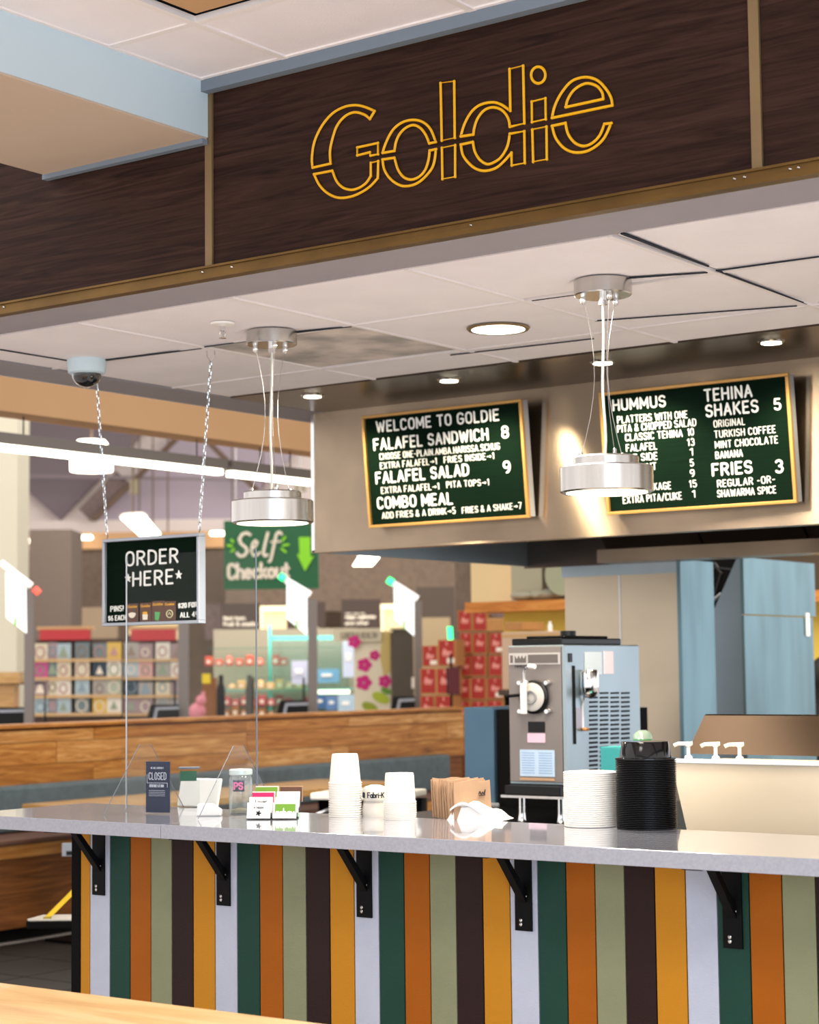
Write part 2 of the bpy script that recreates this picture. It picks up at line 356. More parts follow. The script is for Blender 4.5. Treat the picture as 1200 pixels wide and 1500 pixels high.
def stroke2d(bm, pts, sw, conv, dep):
    """ribbon of width sw along 2-D points with round ends; conv(x, z, front) -> 3-D"""
    def cap(p):
        n = 8; f = [bm.verts.new(conv(p[0]+sw/2*math.cos(2*math.pi*k/n), p[1]+sw/2*math.sin(2*math.pi*k/n), dep*.86)) for k in range(n)]; bm.faces.new(f)
    for p in ({(round(p[0], 5), round(p[1], 5)) for p in pts}): cap(p)
    for si, (a, b) in enumerate(zip(pts, pts[1:])):
        fd = dep*(1-.04*(si % 3))
        dx, dz = b[0]-a[0], b[1]-a[1]; L = math.hypot(dx, dz)
        if L < 1e-6: continue
        nx, nz = -dz/L*sw/2, dx/L*sw/2
        q = [(a[0]+nx, a[1]+nz), (b[0]+nx, b[1]+nz), (b[0]-nx, b[1]-nz), (a[0]-nx, a[1]-nz)]
        f = [bm.verts.new(conv(x, z, fd)) for x, z in q]; r = [bm.verts.new(conv(x, z, 0)) for x, z in q]
        bm.faces.new(f)
        for i in range(4): bm.faces.new((f[i], r[i], r[(i+1) % 4], f[(i+1) % 4]))
def textw(s, gap=.16, space=.36): return sum((space if c == ' ' else GL[c][0]+gap) for c in s)-gap
def text(bm, s, p0, p1, h, sw, conv, dep=.002, gap=.16, space=.36, shear=0):
    """string from p0 to p1 (baseline ends, 2-D); h = cap height"""
    tw = textw(s, gap, space); L = math.hypot(p1[0]-p0[0], p1[1]-p0[1]); kx = L/tw
    ex, ez = (p1[0]-p0[0])/L, (p1[1]-p0[1])/L; x = 0
    for c in s:
        if c == ' ': x += space; continue
        w, st = GL[c]
        for pl in st:
            q = []
            for (gx, gz) in pl:
                X = (x+gx)*kx + gz*h*shear; Z = gz*h
                q.append((p0[0]+ex*X, p0[1]+ez*X+Z))
            stroke2d(bm, q, sw, conv, dep)
        x += w+gap

# =================================================================== SETTING
CT = 1.047; CEIL = 2.526; UC = 3.075
# floor
fl = B('floor', 'pale_floor', -30, 6, -4, 40, -.1, -.004); fl['kind'] = 'structure'
k = 0
for i in range(9):
    for j in range(10):
        x0 = -8.0+i*.46; y0 = 4.2+j*.46
        B('tile', 'floor', x0+.006, x0+.454, y0+.006, y0+.454, -.004, .004, fl)
# upper ceiling over the viewer
uc = B('ceiling', 'dark_gap', -3.49, 1.6, -1.2, 3.9, UC+.02, UC+.12); uc['kind'] = 'structure'
gxs = [-3.49, -3.19, -2.59, -1.99, -1.39, -.79, -.19, .41, 1.01]
gys = [3.83, 3.48, 2.87, 2.26, 1.65, 1.04, .43, -.18]
for i in range(len(gxs)-1):
    for j in range(len(gys)-1):
        x0, x1, y1, y0 = gxs[i], gxs[i+1], gys[j], gys[j+1]
        if i == 1 and j in (1, 2):
            B('light_panel', 'tan_paint', x0+.04, x1-.04, y0+.04, y1-.04, UC+.004, UC+.03, uc); continue
        B('tile', 'tile', x0+.008, x1-.008, y0+.008, y1-.008, UC+random.uniform(0, .004), UC+.03, uc)
bm = bmesh.new()
for x in gxs: bx(bm, x-.011, x+.011, -1.2, 3.83, UC-.004, UC+.012)
for y in gys: bx(bm, -3.49, 1.2, y-.011, y+.011, UC-.003, UC+.0125)
obj('ceiling_grid', bm, 'grid', uc)
tr = B('trim_1', 'slate_paint', -3.49, 1.2, 3.83, 3.86, UC-.035, UC+.02); tr['kind'] = 'structure'
# boxed soffit running from the fascia towards the viewer
so = B('ceiling_soffit', 'blue_lit_paint', -4.117, -3.49, -1, 3.858, 2.918, 3.4); so['kind'] = 'structure'
B('soffit_underside', mat('soffit_underside_paint', 'C4B09C', .75), -4.115, -3.492, -1, 3.856, 2.912, 2.9178, so)
B('soffit_edge_strip', 'slate_paint', -4.12, -3.49, 3.835, 3.857, 2.898, 2.9118, so)

# fascia wall with walnut panels
wf = thing('wall_front', None, None, (-3, 3.95, CEIL), kind='structure')
B('fascia_body', 'grey_paint', -6.2, 1.2, 3.88, 4.085, CEIL, 3.35, wf)
for (x0, x1) in ((-6.2, -3.502), (-3.477, -1.866), (-1.838, -.2), (-.175, 1.2)):
    B('walnut_panel', 'walnut', x0, x1, 3.866, 3.88, CEIL+.028, 3.042, wf)
for x in (-3.49, -1.852, -.188):
    B('brass_strip', 'brass_dark', x-.0125, x+.0125, 3.859, 3.866+.01, CEIL+.028, 3.046, wf)
tb = B('trim_2', 'brass', -6.2, 1.2, 3.846, 3.88, CEIL-.002, CEIL+.012); tb['kind'] = 'structure'
B('brass_face', 'brass', -6.2, 1.2, 3.854, 3.8655, CEIL+.012, CEIL+.03, tb)
B('brass_lip', 'brass', -6.2, 1.2, 3.846, 3.858, CEIL+.028, CEIL+.034, tb)
for x in (-3.506, -3.40, -2.62, -1.905, -1.88, -1.77, -1.75, -4.3, -5.0):
    bm = bmesh.new(); lathe(bm, [(.004, 0), (.004, .002), (.002, .004)], 8); bm.transform(Matrix.Translation((x, 3.854, CEIL+.02)) @ Matrix.Rotation(R_(90), 4, 'X'))
    obj('screw', bm, 'chrome', tb)
t3 = B('trim_3', 'brass_dark', -3.49, 1.2, 3.856, 3.88, 3.042, 3.05); t3['kind'] = 'structure'

# canopy ceiling
cc = B('ceiling_canopy', 'dark_gap', -5.18, .6, 4.085, 6.2, CEIL+.03, CEIL+.1); cc['kind'] = 'structure'
cxs = [-4.96, -4.245, -3.62, -2.995, -2.37, -1.755, -1.14, -.53, .1]
cys = [4.10, 4.67, 5.28, 5.60]
for i in range(len(cxs)-1):
    for j in range(3):
        x0, x1, y0, y1 = cxs[i], cxs[i+1], cys[j], cys[j+1]
        st = (i in (1,) and j == 1)
        sh = .012 if (i, j) in ((3, 0), (0, 0), (1, 1), (4, 0)) else 0
        B('tile', 'tile_stain' if st else 'tile', x0+.007+sh*(i == 4), x1-.007, y0+.007, y1-.008-sh, CEIL+random.uniform(0, .003), CEIL+.03, cc)
bm = bmesh.new()
for x in cxs[1:-1]: bx(bm, x-.009, x+.006, 4.10, 5.6, CEIL-.003, CEIL+.01)
for y in cys[1:3]: bx(bm, -4.96, .1, y-.004, y+.010, CEIL-.002, CEIL+.0105)
obj('ceiling_grid', bm, 'grid', cc)
B('ceiling_border', 'grey_paint', -5.19, -4.96, 4.085, 6.5, CEIL-.004, CEIL+.03, cc)
B('ceiling_side_face', 'white_paint', -5.2, -5.19, 4.085, 6.5, CEIL-.004, 3.2, cc)

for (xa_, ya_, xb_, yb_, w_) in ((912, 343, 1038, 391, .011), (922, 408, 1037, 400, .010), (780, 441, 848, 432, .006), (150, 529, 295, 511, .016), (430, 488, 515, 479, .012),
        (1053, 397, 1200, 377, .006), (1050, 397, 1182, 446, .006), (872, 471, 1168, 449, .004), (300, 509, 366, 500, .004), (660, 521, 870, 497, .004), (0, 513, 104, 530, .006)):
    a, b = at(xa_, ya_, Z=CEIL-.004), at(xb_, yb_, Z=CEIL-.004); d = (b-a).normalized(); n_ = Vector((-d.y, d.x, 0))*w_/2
    bm = bmesh.new(); prism(bm, [a-n_, b-n_*.5, b+n_*.5, a+n_], (0, 0, .004)); obj('tile_gap_shade', bm, 'dark_gap', cc)  # dark strips below the tiles stand in for the shade in open gaps
# steel strip ceiling over the hood
st = B('ceiling_steel_panel', 'steel_dark', -4.95, .6, 5.6, 6.17, CEIL-.004, CEIL+.03); st['kind'] = 'structure'
for k, x in enumerate((458, 658, 883, 1130)):
    P = at(x, (579, 556, 530, 500)[k], Z=CEIL-.004)
    t = thing('downlight', ('small recessed downlight in steel ceiling strip, above hood\'s left end', 'small recessed downlight in steel strip above the welcome menu board',
        'small recessed downlight in steel strip behind the right pendant cables', 'small recessed downlight in steel strip above the shakes menu column')[k], 'downlight', P, 0, 'downlights over the hood')
    bm = bmesh.new(); lathe(bm, [(.03, -.006), (.042, -.006), (.046, 0), (.03, 0)], 20); obj('rim', bm, 'nickel', t, False, True)
    bm = bmesh.new(); lathe(bm, [(.034, -.008), (.0, -.0081)], 20); obj('diffuser', bm, 'lamp', t, False)
    spot('downlight_beam', P+Vector((0, 0, -.03)), P+Vector((0, .45, -1)), 42, (1, .86, .6), 110, .6, .03)
# canopy downlight
P = at(730, 481, Z=CEIL-.003)
t = thing('recessed_downlight', 'large round recessed downlight in white tile, left of right pendant', 'downlight', P)
bm = bmesh.new(); lathe(bm, [(.083, -.004), (.095, -.006), (.100, 0), (.083, 0)], 32); obj('rim', bm, 'brass_dark', t, False, True)
bm = bmesh.new(); lathe(bm, [(.084, -.005), (.0, -.0052)], 32); obj('diffuser', bm, 'lamp', t, False)
area('canopy_downlight_beam', P+Vector((0, 0, -.02)), P-Vector((0, 0, 1)), .15, .15, 9, (1, .9, .72))

# extractor hood
hd = thing('extractor_hood', 'large stainless steel extractor hood carrying two green menu boards', 'hood', (-3, 7, 1.945))
HX0, HX1, HY0, HY1, HZ0, HZ1 = -5.008, 0.4, 6.17, 7.78, 1.945, 2.522
B('front_panel', 'steel', HX0+.012, HX1, HY0, HY0+.02, HZ0+.008, HZ1, hd)
B('side_panel', 'steel_flat', HX0, HX0+.02, HY0+.02, HY1, HZ0, HZ1, hd)
B('corner_trim', 'chrome', HX0-.002, HX0+.014, HY0-.004, HY0+.02, HZ0, HZ1-.004, hd)
B('bottom_lip', 'steel', HX0, HX1, HY0-.004, HY0+.06, HZ0-.002, HZ0+.0078, hd)
B('rear_panel', 'steel_dark', HX0, HX1, HY1, HY1+.02, HZ0-.01, HZ1, hd)
B('rear_trough', 'steel', HX0+.5, HX1, HY1-.16, HY1, HZ0-.01, HZ0+.05, hd)
B('top_panel', 'steel_dark', HX0+.02, HX1, HY0+.02, HY1, HZ1-.02, HZ1, hd)
for i in range(8):
    bm = bmesh.new(); x0 = HX0+.55+i*.5
    bx(bm, x0, x0+.49, 0, .03, 0, .5); 
    for v in bm.verts:
        y, z = v.co.y, v.co.z; v.co.y = HY1-.16-.7*z+y*.8; v.co.z = HZ0+.05+.75*z+y*.5
    obj('filter_panel', bm, 'steel_dark', hd)

# =================================================================== MENU BOARDS
def letterboard(name, label, corners, Yb, tilt, frame, felt, ft_, thick, cat='menu board'):
    """corners: TL, TR, BR, BL pixels; board leans forward at the top"""
    bl = at(*corners[3], Y=Yb); z0 = bl.z
    def onb(x, y):
        Y = Yb
        for _ in range(5):
            p = at(x, y, Y=Y); Y = Yb-math.tan(tilt)*(p.z-z0)
        return p
    P = [onb(*c) for c in corners]
    w = ((P[1].x-P[0].x)+(P[2].x-P[3].x))/2; x0 = (P[0].x+P[3].x)/2
    h = ((P[0].z-P[3].z)+(P[1].z-P[2].z))/2/math.cos(tilt)
    M = Matrix.Translation((x0, Yb, z0)) @ Matrix.Rotation(tilt, 4, 'X')
    t = thing(name, label, cat, (x0, Yb, z0)); t.rotation_euler = (tilt, 0, 0); MW[t.name] = M
    B('felt_panel', felt, ft_, w-ft_, .012, .0155 if cat == 'menu board' else thick, ft_, h-ft_, t, False)
    bm = bmesh.new()
    fd = .016 if cat == 'menu board' else thick+.004
    bx(bm, 0, w, 0, fd, 0, ft_); bx(bm, 0, w, 0, fd, h-ft_, h); bx(bm, 0, ft_, 0, fd, ft_, h-ft_); bx(bm, w-ft_, w, 0, fd, ft_, h-ft_)
    if cat == 'menu board': B('board_backing', 'alu', .004, w-.002, fd, .05, .004, h-.004, t, False)
    obj('board_frame', bm, frame, t, False, bevel=.002)
    Mi = M.inverted()
    def loc(x, y):
        p = Mi @ onb(x, y); return (p.x, p.z)
    conv = lambda x, z, d: (x, .012-d, z)
    def line(s, a, b, hpx, swf=.17, name='lettering', mt='letter', gap=.25, dep=.003):
        p0, p1 = loc(*a), loc(*b); hh = abs(loc(a[0], a[1]-hpx)[1]-p0[1]); sw = hh*swf
        p0 = (p0[0]+sw/2, p0[1]+sw/2); p1 = (p1[0]-sw/2, p1[1]+sw/2)
        bm = bmesh.new(); text(bm, s, p0, p1, hh-sw, sw, conv, dep, gap); return tag(obj(name, bm, mt, t, False), kind='stuff')
    return t, line, loc, (w, h), conv
def lines(line, L, ox, oy, s):
    for (tx, a, b, h, swf) in L:
        if len(tx) == 1 and b[0]-a[0] < 14: b = (a[0]+14, b[1])
        line(tx, (ox+a[0]/s, oy+a[1]/s), (ox+b[0]/s, oy+b[1]/s), h/s, swf)
t, ln, *_ = letterboard('menu_board', 'green letterboard menu in gold frame reading welcome, falafel sandwich, combo meal', [(528.7, 609.5), (764.5, 584), (773.3, 758.5), (540, 774)], 6.110, .098, 'gold_frame', 'board', .012, .05)
BG, SM = .15, .105
lines(ln, [('WELCOME TO GOLDIE', (345,613), (915,557), 55, BG), ('FALAFEL SANDWICH', (333,697), (865,648), 57, BG), ('8', (925,640), (960,637), 60, BG),
 ('CHOOSE ONE-PLAIN.AMBA.HARISSA.SCHUG', (360,739), (917,690), 31, SM), ('EXTRA FALAFEL>1', (363,782), (625,758), 31, SM), ('FRIES INSIDE>1', (658,754), (890,734), 31, SM),
 ('FALAFEL SALAD', (343,852), (775,812), 57, BG), ('9', (933,803), (968,800), 60, BG), ('EXTRA FALAFEL>1', (368,896), (636,875), 31, SM), ('PITA TOPS>1', (670,869), (867,856), 31, SM),
 ('COMBO MEAL', (350,968), (700,945), 57, BG), ('ADD FRIES & A DRINK>5', (372,1012), (712,988), 31, SM), ('FRIES & A SHAKE>7', (742,988), (1018,965), 31, SM)], 440, 440, 3.158)
t, ln, *_ = letterboard('menu_board', 'green letterboard menu in gold frame reading hummus, tehina shakes and fries', [(877, 575), (1154, 544.5), (1167, 735), (888, 755)], 6.110, .098, 'gold_frame', 'board', .012, .05)
lines(ln, [('HUMMUS', (288,668), (522,648), 53, BG), ('PLATTERS WITH ONE', (308,722), (617,697), 33, SM), ('PITA & CHOPPED SALAD', (308,762), (655,732), 33, SM),
 ('CLASSIC TEHINA', (343,800), (595,780), 33, SM), ('10', (617,776), (645,773), 33, SM), ('FALAFEL', (347,846), (483,835), 33, SM), ('13', (617,821), (648,818), 33, SM),
 ('2 OZ SIDE', (322,893), (485,880), 33, SM), ('1', (628,863), (638,862), 33, SM), ('ONE PINT', (326,938), (481,925), 33, SM), ('5', (628,911), (645,909), 33, SM),
 ('9', (628,957), (648,955), 33, SM), ('PITA PACKAGE', (330,1026), (545,1010), 33, SM), ('15', (625,1004), (658,1001), 33, SM), ('EXTRA PITA/CUKE', (333,1075), (592,1055), 33, SM), ('1', (638,1048), (646,1047), 33, SM),
 ('TEHINA', (690,628), (903,605), 58, BG), ('SHAKES', (697,696), (930,672), 58, BG), ('5', (997,665), (1030,662), 55, BG), ('ORIGINAL', (732,740), (870,727), 33, SM),
 ('TURKISH COFFEE', (735,786), (1005,762), 33, SM), ('MINT CHOCOLATE', (738,832), (1015,808), 33, SM), ('BANANA', (740,878), (860,867), 33, SM),
 ('FRIES', (725,955), (903,940), 58, BG), ('3', (1003,942), (1040,939), 62, BG), ('REGULAR -OR-', (748,1003), (1003,982), 33, SM), ('SHAWARMA SPICE', (748,1047), (1007,1028), 33, SM)], 800, 380, 3)
# hanging order board
t, ln, loc, (ow, oh), cv = letterboard('order_board', 'dark letterboard reading order here, hanging on two chains in aluminium frame', [(148.3, 791.5), (291, 777.5), (291.5, 911.5), (150.2, 917.5)], 4.72, 0, 'alu', 'board_dark', .011, .03, 'sign')
def cpx(p): return (140+p[0]/7.059, 770+p[1]/7.059)
for s, a, b, h, sw, m in (('ORDER', (290,424), (835,386), 158, .125, 'letter'), ('HERE', (360,633), (785,604), 158, .125, 'letter'), ('PINS!', (132,893), (268,884), 62, .135, 'letter'),
    ('$6 EACH', (108,988), (293,976), 56, .135, 'letter'), ('$20 FOR', (832,857), (1030,842), 56, .2, 'letter'), ('ALL 4!', (852,953), (1022,943), 58, .135, 'letter')):
    ln(s, cpx(a), cpx(b), h/7.059, sw)
for (cx, cy) in ((314, 543), (838, 508)):
    c = loc(*cpx((cx, cy))); r = .016; bm = bmesh.new()
    pts = [(c[0]+(r if k % 2 == 0 else r*.42)*math.sin(math.pi*k/5), .012, c[1]+(r if k % 2 == 0 else r*.42)*math.cos(math.pi*k/5)) for k in range(10)]
    prism(bm, pts, (0, -.003, 0)); obj('star', bm, 'letter', t, False)
OB = t
pins = [((305,808),(420,998),'bowl of hummus'), ((440,800),(555,995),'bag of fries'), ((563,780),(688,990),'green shake cup'), ((690,782),(806,978),'round pretzel ring')]
for k, (a, b, what) in enumerate(pins):
    p0, p1 = loc(*cpx(a)), loc(*cpx(b)); wv = MW[OB.name] @ Vector((p0[0], .009, p1[1]))
    c = thing('pin_card', 'small brown card holding a pin shaped like a '+what+', on order board', 'pin card', wv, 0, 'pin cards on the order board')
    w, h = p1[0]-p0[0], p0[1]-p1[1]
    B('card', mat('pin_card_brown', '5A3A2C', .7), 0, w, 0, .002, 0, h, c, False)
    bm = bmesh.new(); text(bm, 'Goldie', (w*.1, h*.78), (w*.9, h*.79), h*.12, h*.02, lambda x, z, d: (x, -d, z), .0008); obj('lettering', bm, 'gold', c, False)
    bm = bmesh.new(); y = -.001
    if k == 0: prism(bm, [(w*.5+w*.32*math.cos(R_(a_)), y, h*.48+h*.25*math.sin(R_(a_))) for a_ in range(180, 361, 20)]+[(w*.6, y, h*.53), (w*.4, y, h*.53)], (0, -.002, 0)); pm = 'cream_print'
    elif k == 1: prism(bm, [(w*.3, y, h*.12), (w*.68, y, h*.12), (w*.72, y, h*.4), (w*.28, y, h*.4)], (0, -.002, 0)); pm = 'cream_print'
    elif k == 2: prism(bm, [(w*.3, y, h*.08), (w*.58, y, h*.06), (w*.7, y, h*.45), (w*.3, y, h*.48)], (0, -.002, 0)); pm = mat('pin_green', '4FA05C', .5)
    else: tube(bm, [(w*.5+w*.28*math.cos(R_(a_)), y, h*.34+h*.19*math.sin(R_(a_))) for a_ in range(0, 360, 24)], .0016, 6, True); tube(bm, [(w*.36, y, h*.3), (w*.5, y, h*.42), (w*.64, y, h*.28)], .0014, 5); pm = mat('pin_olive', 'C9C79A', .5)
    obj('pin', bm, pm, c, False)
    if k == 1:
        bm = bmesh.new()
        for q in range(5): bx(bm, w*(.3+q*.08), w*(.35+q*.08), -.003, -.001, h*.4, h*(.52+.03*(q % 2)))
        obj('fries', bm, 'gold', c, False)
# chains with links
def chain(label, top, bot, hook):
    t = thing('hanging_chain', label, 'chain', bot, 0, 'chains holding the order board')
    bm = bmesh.new(); n = int((top-bot).length/.022); d = (top-bot)/n
    for i in range(n):
        c = bot+d*(i+.5); L, wd = .0145, .0045
        if i % 2: pts = [c+Vector((wd*math.cos(a_), 0, L*math.sin(a_))) for a_ in [k*math.pi/4 for k in range(8)]]
        else: pts = [c+Vector((0, wd*math.cos(a_), L*math.sin(a_))) for a_ in [k*math.pi/4 for k in range(8)]]
        tube(bm, pts, .0016, 4, True)
    obj('links', bm, 'nickel', t)
    bm = bmesh.new(); tube(bm, hook, .0014, 5); obj('wire_hook', bm, 'nickel', t)
    bm = bmesh.new(); tube(bm, [bot+Vector((0, 0, .006)), bot+Vector((.005, 0, -.002)), bot+Vector((0, 0, -.012)), bot+Vector((-.004, 0, -.005))], .0016, 5); obj('bottom_hook', bm, 'nickel', t)
z_top = (MW[OB.name].translation.z+oh)
cb = at(157, 786, Y=4.735); cb.z = z_top+.014; ctp = at(141, 557, Y=4.735); ctp.z = CEIL-.03
chain('thin steel chain holding the order board\'s left end, below the camera dome', ctp, cb, [ctp+Vector((-.01, 0, .03)), ctp+Vector((-.004, 0, .0)), ctp+Vector((.004, 0, 0)), ctp+Vector((.01, 0, .03))])
cb = at(292, 772, Y=4.735); cb.z = z_top+.014; ctp = at(309, 530, Y=4.735)
chain('thin steel chain holding the order board\'s right end, from a wire loop', ctp, cb, [ctp+Vector((-.018, 0, CEIL-ctp.z)), ctp+Vector((-.017, 0, .02)), ctp+Vector((0, 0, -.003)), ctp+Vector((.017, 0, .02)), ctp+Vector((.016, 0, CEIL-ctp.z))])

# =================================================================== SHOP SIGN
sg = thing('shop_sign', 'gold outline lettering mounted on the dark walnut fascia panel', 'sign', (-2.8, 3.862, 2.78))
def crv(raw, conv):
    """raw: (x, y[, 1 = corner]); Catmull-Rom between corners"""
    pts = [(Vector(conv(p[0], p[1])), len(p) > 2) for p in raw]; N = len(pts); out = []
    for i in range(N):
        p1, c1 = pts[i]; p2, c2 = pts[(i+1) % N]
        p0 = p1+(p1-p2) if c1 else pts[i-1][0]; p3 = p2+(p2-p1) if c2 else pts[(i+2) % N][0]
        if c1 and c2: out.append(p1); continue
        if c1: p0 = p1*2-p2; p0 = p1+(p1-p2)*.4
        if c2: p3 = p2+(p2-p1)*.4
        for k in range(5):
            t = k/5; out.append(.5*((2*p1)+(p2-p0)*t+(2*p0-5*p1+4*p2-p3)*t*t+(3*p1-p0-3*p2+p3)*t**3))
    return out
ca = lambda x, y: at(440+x/5, 130+y/5, Y=3.862)
cb_ = lambda x, y: at(660+x/4.615, 80+y/4.615, Y=3.862)
cp = lambda x, y: at(x, y, Y=3.862)
def letter(shapes):
    bm = bmesh.new()
    for cv_, raw in shapes:
        P = crv(raw, cv_); tube(bm, P, .0036, 6, True)
        for p in raw:
            if len(p) > 2:
                c = Vector(cv_(p[0], p[1])); bmesh.ops.create_icosphere(bm, subdivisions=1, radius=.0042, matrix=Matrix.Translation(c))
    obj('letter', bm, 'gold', sg, smooth=True)
letter([(ca, [(90,578,1),(86,500),(105,385),(160,270),(235,182),(320,134),(400,120),(470,132),(545,163,1),(510,222,1),(470,190),(400,172),(330,200),(270,270),(235,370),(218,460),(222,548,1)]),
 (ca, [(418,430,1),(570,397,1),(570,480,1),(515,490,1),(510,465,1),(418,488,1)]),
 (ca, [(100,626,1),(140,705),(200,765),(280,798),(370,790),(450,757),(515,712),(568,655,1),(572,530,1),(517,543,1),(517,640,1),(482,690),(430,726),(370,740),(310,722),(265,675),(235,600,1)])])
letter([(ca, [(603,470,1),(630,390),(680,300),(750,245),(830,228),(900,245),(955,298),(993,390,1),(945,400,1),(920,340),(880,288),(830,266),(775,285),(730,330),(702,388),(690,455,1)]),
 (ca, [(603,518,1),(615,590),(655,655),(715,700),(775,713),(850,695),(920,640),(975,560),(995,442,1),(948,452,1),(940,520),(915,595),(870,645),(810,665),(755,645),(715,590),(690,505,1)])])
letter([(cp, [(645.6,121.6,1),(665.6,119,1),(666.4,202,1),(647.4,206,1)]), (cp, [(647.6,216.6,1),(667,212.6,1),(667,259,1),(648.4,262.4,1)])])
letter([(cb_, [(70,553,1),(95,470),(140,390),(200,340),(280,322),(340,336),(405,380,1),(400,98,1),(492,75,1),(500,465,1),(402,488,1),(390,430),(350,377),(290,356),(230,375),(185,430),(163,490),(155,540,1)]),
 (cb_, [(70,608,1),(85,680),(130,740),(180,775),(240,785),(310,765),(365,718),(413,663,1),(415,750,1),(503,733,1),(500,518,1),(402,535,1),(385,620),(345,690),(300,725),(250,740),(200,712),(165,655),(152,590,1)])])
letter([(cb_, [(594+48*math.cos(a_*math.pi/6), 138+56*math.sin(a_*math.pi/6)) for a_ in range(12)]), (cb_, [(550,318,1),(643,295,1),(645,437,1),(552,457,1)]), (cb_, [(554,507,1),(650,487,1),(652,708,1),(560,725,1)])])
letter([(cb_, [(687,428,1),(705,350),(750,260),(820,180),(910,152),(990,172),(1050,230),(1085,290),(1095,343,1)]), (cb_, [(780,355,1),(795,300),(840,235),(915,195),(985,210),(1025,255),(1033,300,1)]),
 (cb_, [(687,482,1),(710,560),(760,625),(820,657),(890,660),(960,635),(1035,570),(1088,463,1),(1042,468,1),(1010,545),(960,597),(900,618),(840,595),(795,535),(778,462,1)])])

# =================================================================== PENDANTS, SPRINKLER, CAMERA
def pendant(label, px, canpx, first=None):
    c = at(*canpx, Z=CEIL)
    t = thing('pendant_lamp', label, 'pendant lamp', (c.x, c.y, CEIL), 0, 'pendant lamps over the counter')
    bm = bmesh.new(); lathe(bm, [(.078, -.002), (.08, -.004), (.08, -.042), (.077, -.045), (0, -.0451)], 36); obj('ceiling_rose', bm, 'nickel', t, False, True)
    zb = CAM.z+(at(px[0], px[1], Y=c.y).z-CAM.z)-CEIL     # lamp bottom
    h = .072
    bm = bmesh.new(); lathe(bm, [(.108, zb+.004), (.122, zb), (.128, zb+.004), (.128, zb+h-.004), (.124, zb+h), (.09, zb+h), (.09, zb+h+.024), (.086, zb+h+.028), (0, zb+h+.0281)], 48); obj('lamp_body', bm, 'nickel', t, False, True)
    bm = bmesh.new(); lathe(bm, [(.112, zb-.0005), (.0, zb-.001)], 40); obj('diffuser', bm, 'lamp_soft', t, False)
    ang = [R_(a_) for a_ in (200, 320, 80)]
    for a_ in ang:
        A = Vector((.055*math.cos(a_), .055*math.sin(a_), -.045)); E = Vector((.07*math.cos(a_), .07*math.sin(a_), zb+h+.03))
        bm = bmesh.new(); bw = random.uniform(-.02, .02)
        tube(bm, [A.lerp(E, k/8)+Vector((bw*math.sin(math.pi*k/8), -bw*math.sin(math.pi*k/8), 0)) - Vector((A.x+E.x, A.y+E.y, 0))*.33*math.sin(math.pi*k/8) for k in range(9)], .0011, 5); w_ = obj('cable', bm, 'nickel', t, False)
        bm = bmesh.new(); lathe(bm, [(.0, -.068), (.007, -.062), (.009, -.054), (.007, -.045), (0, -.0449)], 12, (A.x, A.y, 0)); obj('cable_knob', bm, 'chrome', t, False, True)
        bm = bmesh.new(); lathe(bm, [(.006, zb+h+.028), (.006, zb+h+.04), (.003, zb+h+.044)], 10, (E.x, E.y, 0)); obj('cable_stop', bm, 'chrome', t, False, True)
    bm = bmesh.new(); E = Vector((.0, -.01, zb+h+.028))
    tube(bm, [Vector((0, 0, -.045)).lerp(E, k/10)+Vector((.006*math.sin(k*.9), 0, 0))*(k/10) for k in range(11)], .0042, 8); obj('power_cord', bm, mat('clear_cord', 'C8C9C2', .25, .3), t, False, True)
    bm = bmesh.new(); lathe(bm, [(.012, -.07), (.012, -.045), (0, -.0449)], 14); obj('cord_grip', bm, 'chrome', t, False, True)
    area('pendant_beam', (c.x, c.y, CEIL+zb-.01), (c.x, c.y, 0), .18, .18, 12, (1, .93, .8))
pendant('brushed metal drum pendant lamp in front of the hummus menu board', (891, 722), (883, 410))
pendant('brushed metal drum pendant lamp above the self checkout sign', (399, 767), (398, 485))
P = at(326, 473, Z=CEIL)
t = thing('sprinkler_head', 'small chrome sprinkler head on white plate in ceiling, near left pendant', 'sprinkler', P)
bm = bmesh.new(); lathe(bm, [(.038, 0), (.036, -.006), (.012, -.01), (0, -.0101)], 24); obj('plate', bm, 'white', t, False, True)
bm = bmesh.new(); lathe(bm, [(.009, -.01), (.009, -.025), (.004, -.028), (.004, -.045), (.012, -.046), (.012, -.048), (0, -.0481)], 14)
tube(bm, [(.008, 0, -.022), (.013, 0, -.034), (.005, 0, -.046)], .002, 5); tube(bm, [(-.008, 0, -.022), (-.013, 0, -.034), (-.005, 0, -.046)], .002, 5); obj('sprinkler_body', bm, 'chrome', t, False, True)
P = at(127, 527, Z=CEIL)
t = thing('security_camera', 'white dome security camera with black glass under canopy ceiling', 'camera', P)
bm = bmesh.new(); lathe(bm, [(.066, 0), (.067, -.012), (.063, -.045), (.056, -.05), (0, -.0501)], 32); obj('housing', bm, 'blue_lit_paint', t, False, True)
bm = bmesh.new(); lathe(bm, [(.05, -.05)]+[(.05*math.cos(R_(a_)), -.05-.045*math.sin(R_(a_))) for a_ in (15, 30, 45, 60, 75)]+[(0, -.0951)], 28); obj('dome', bm, mat('smoked_dome', '15171A', .05, .3, coat=1), t, False, True)

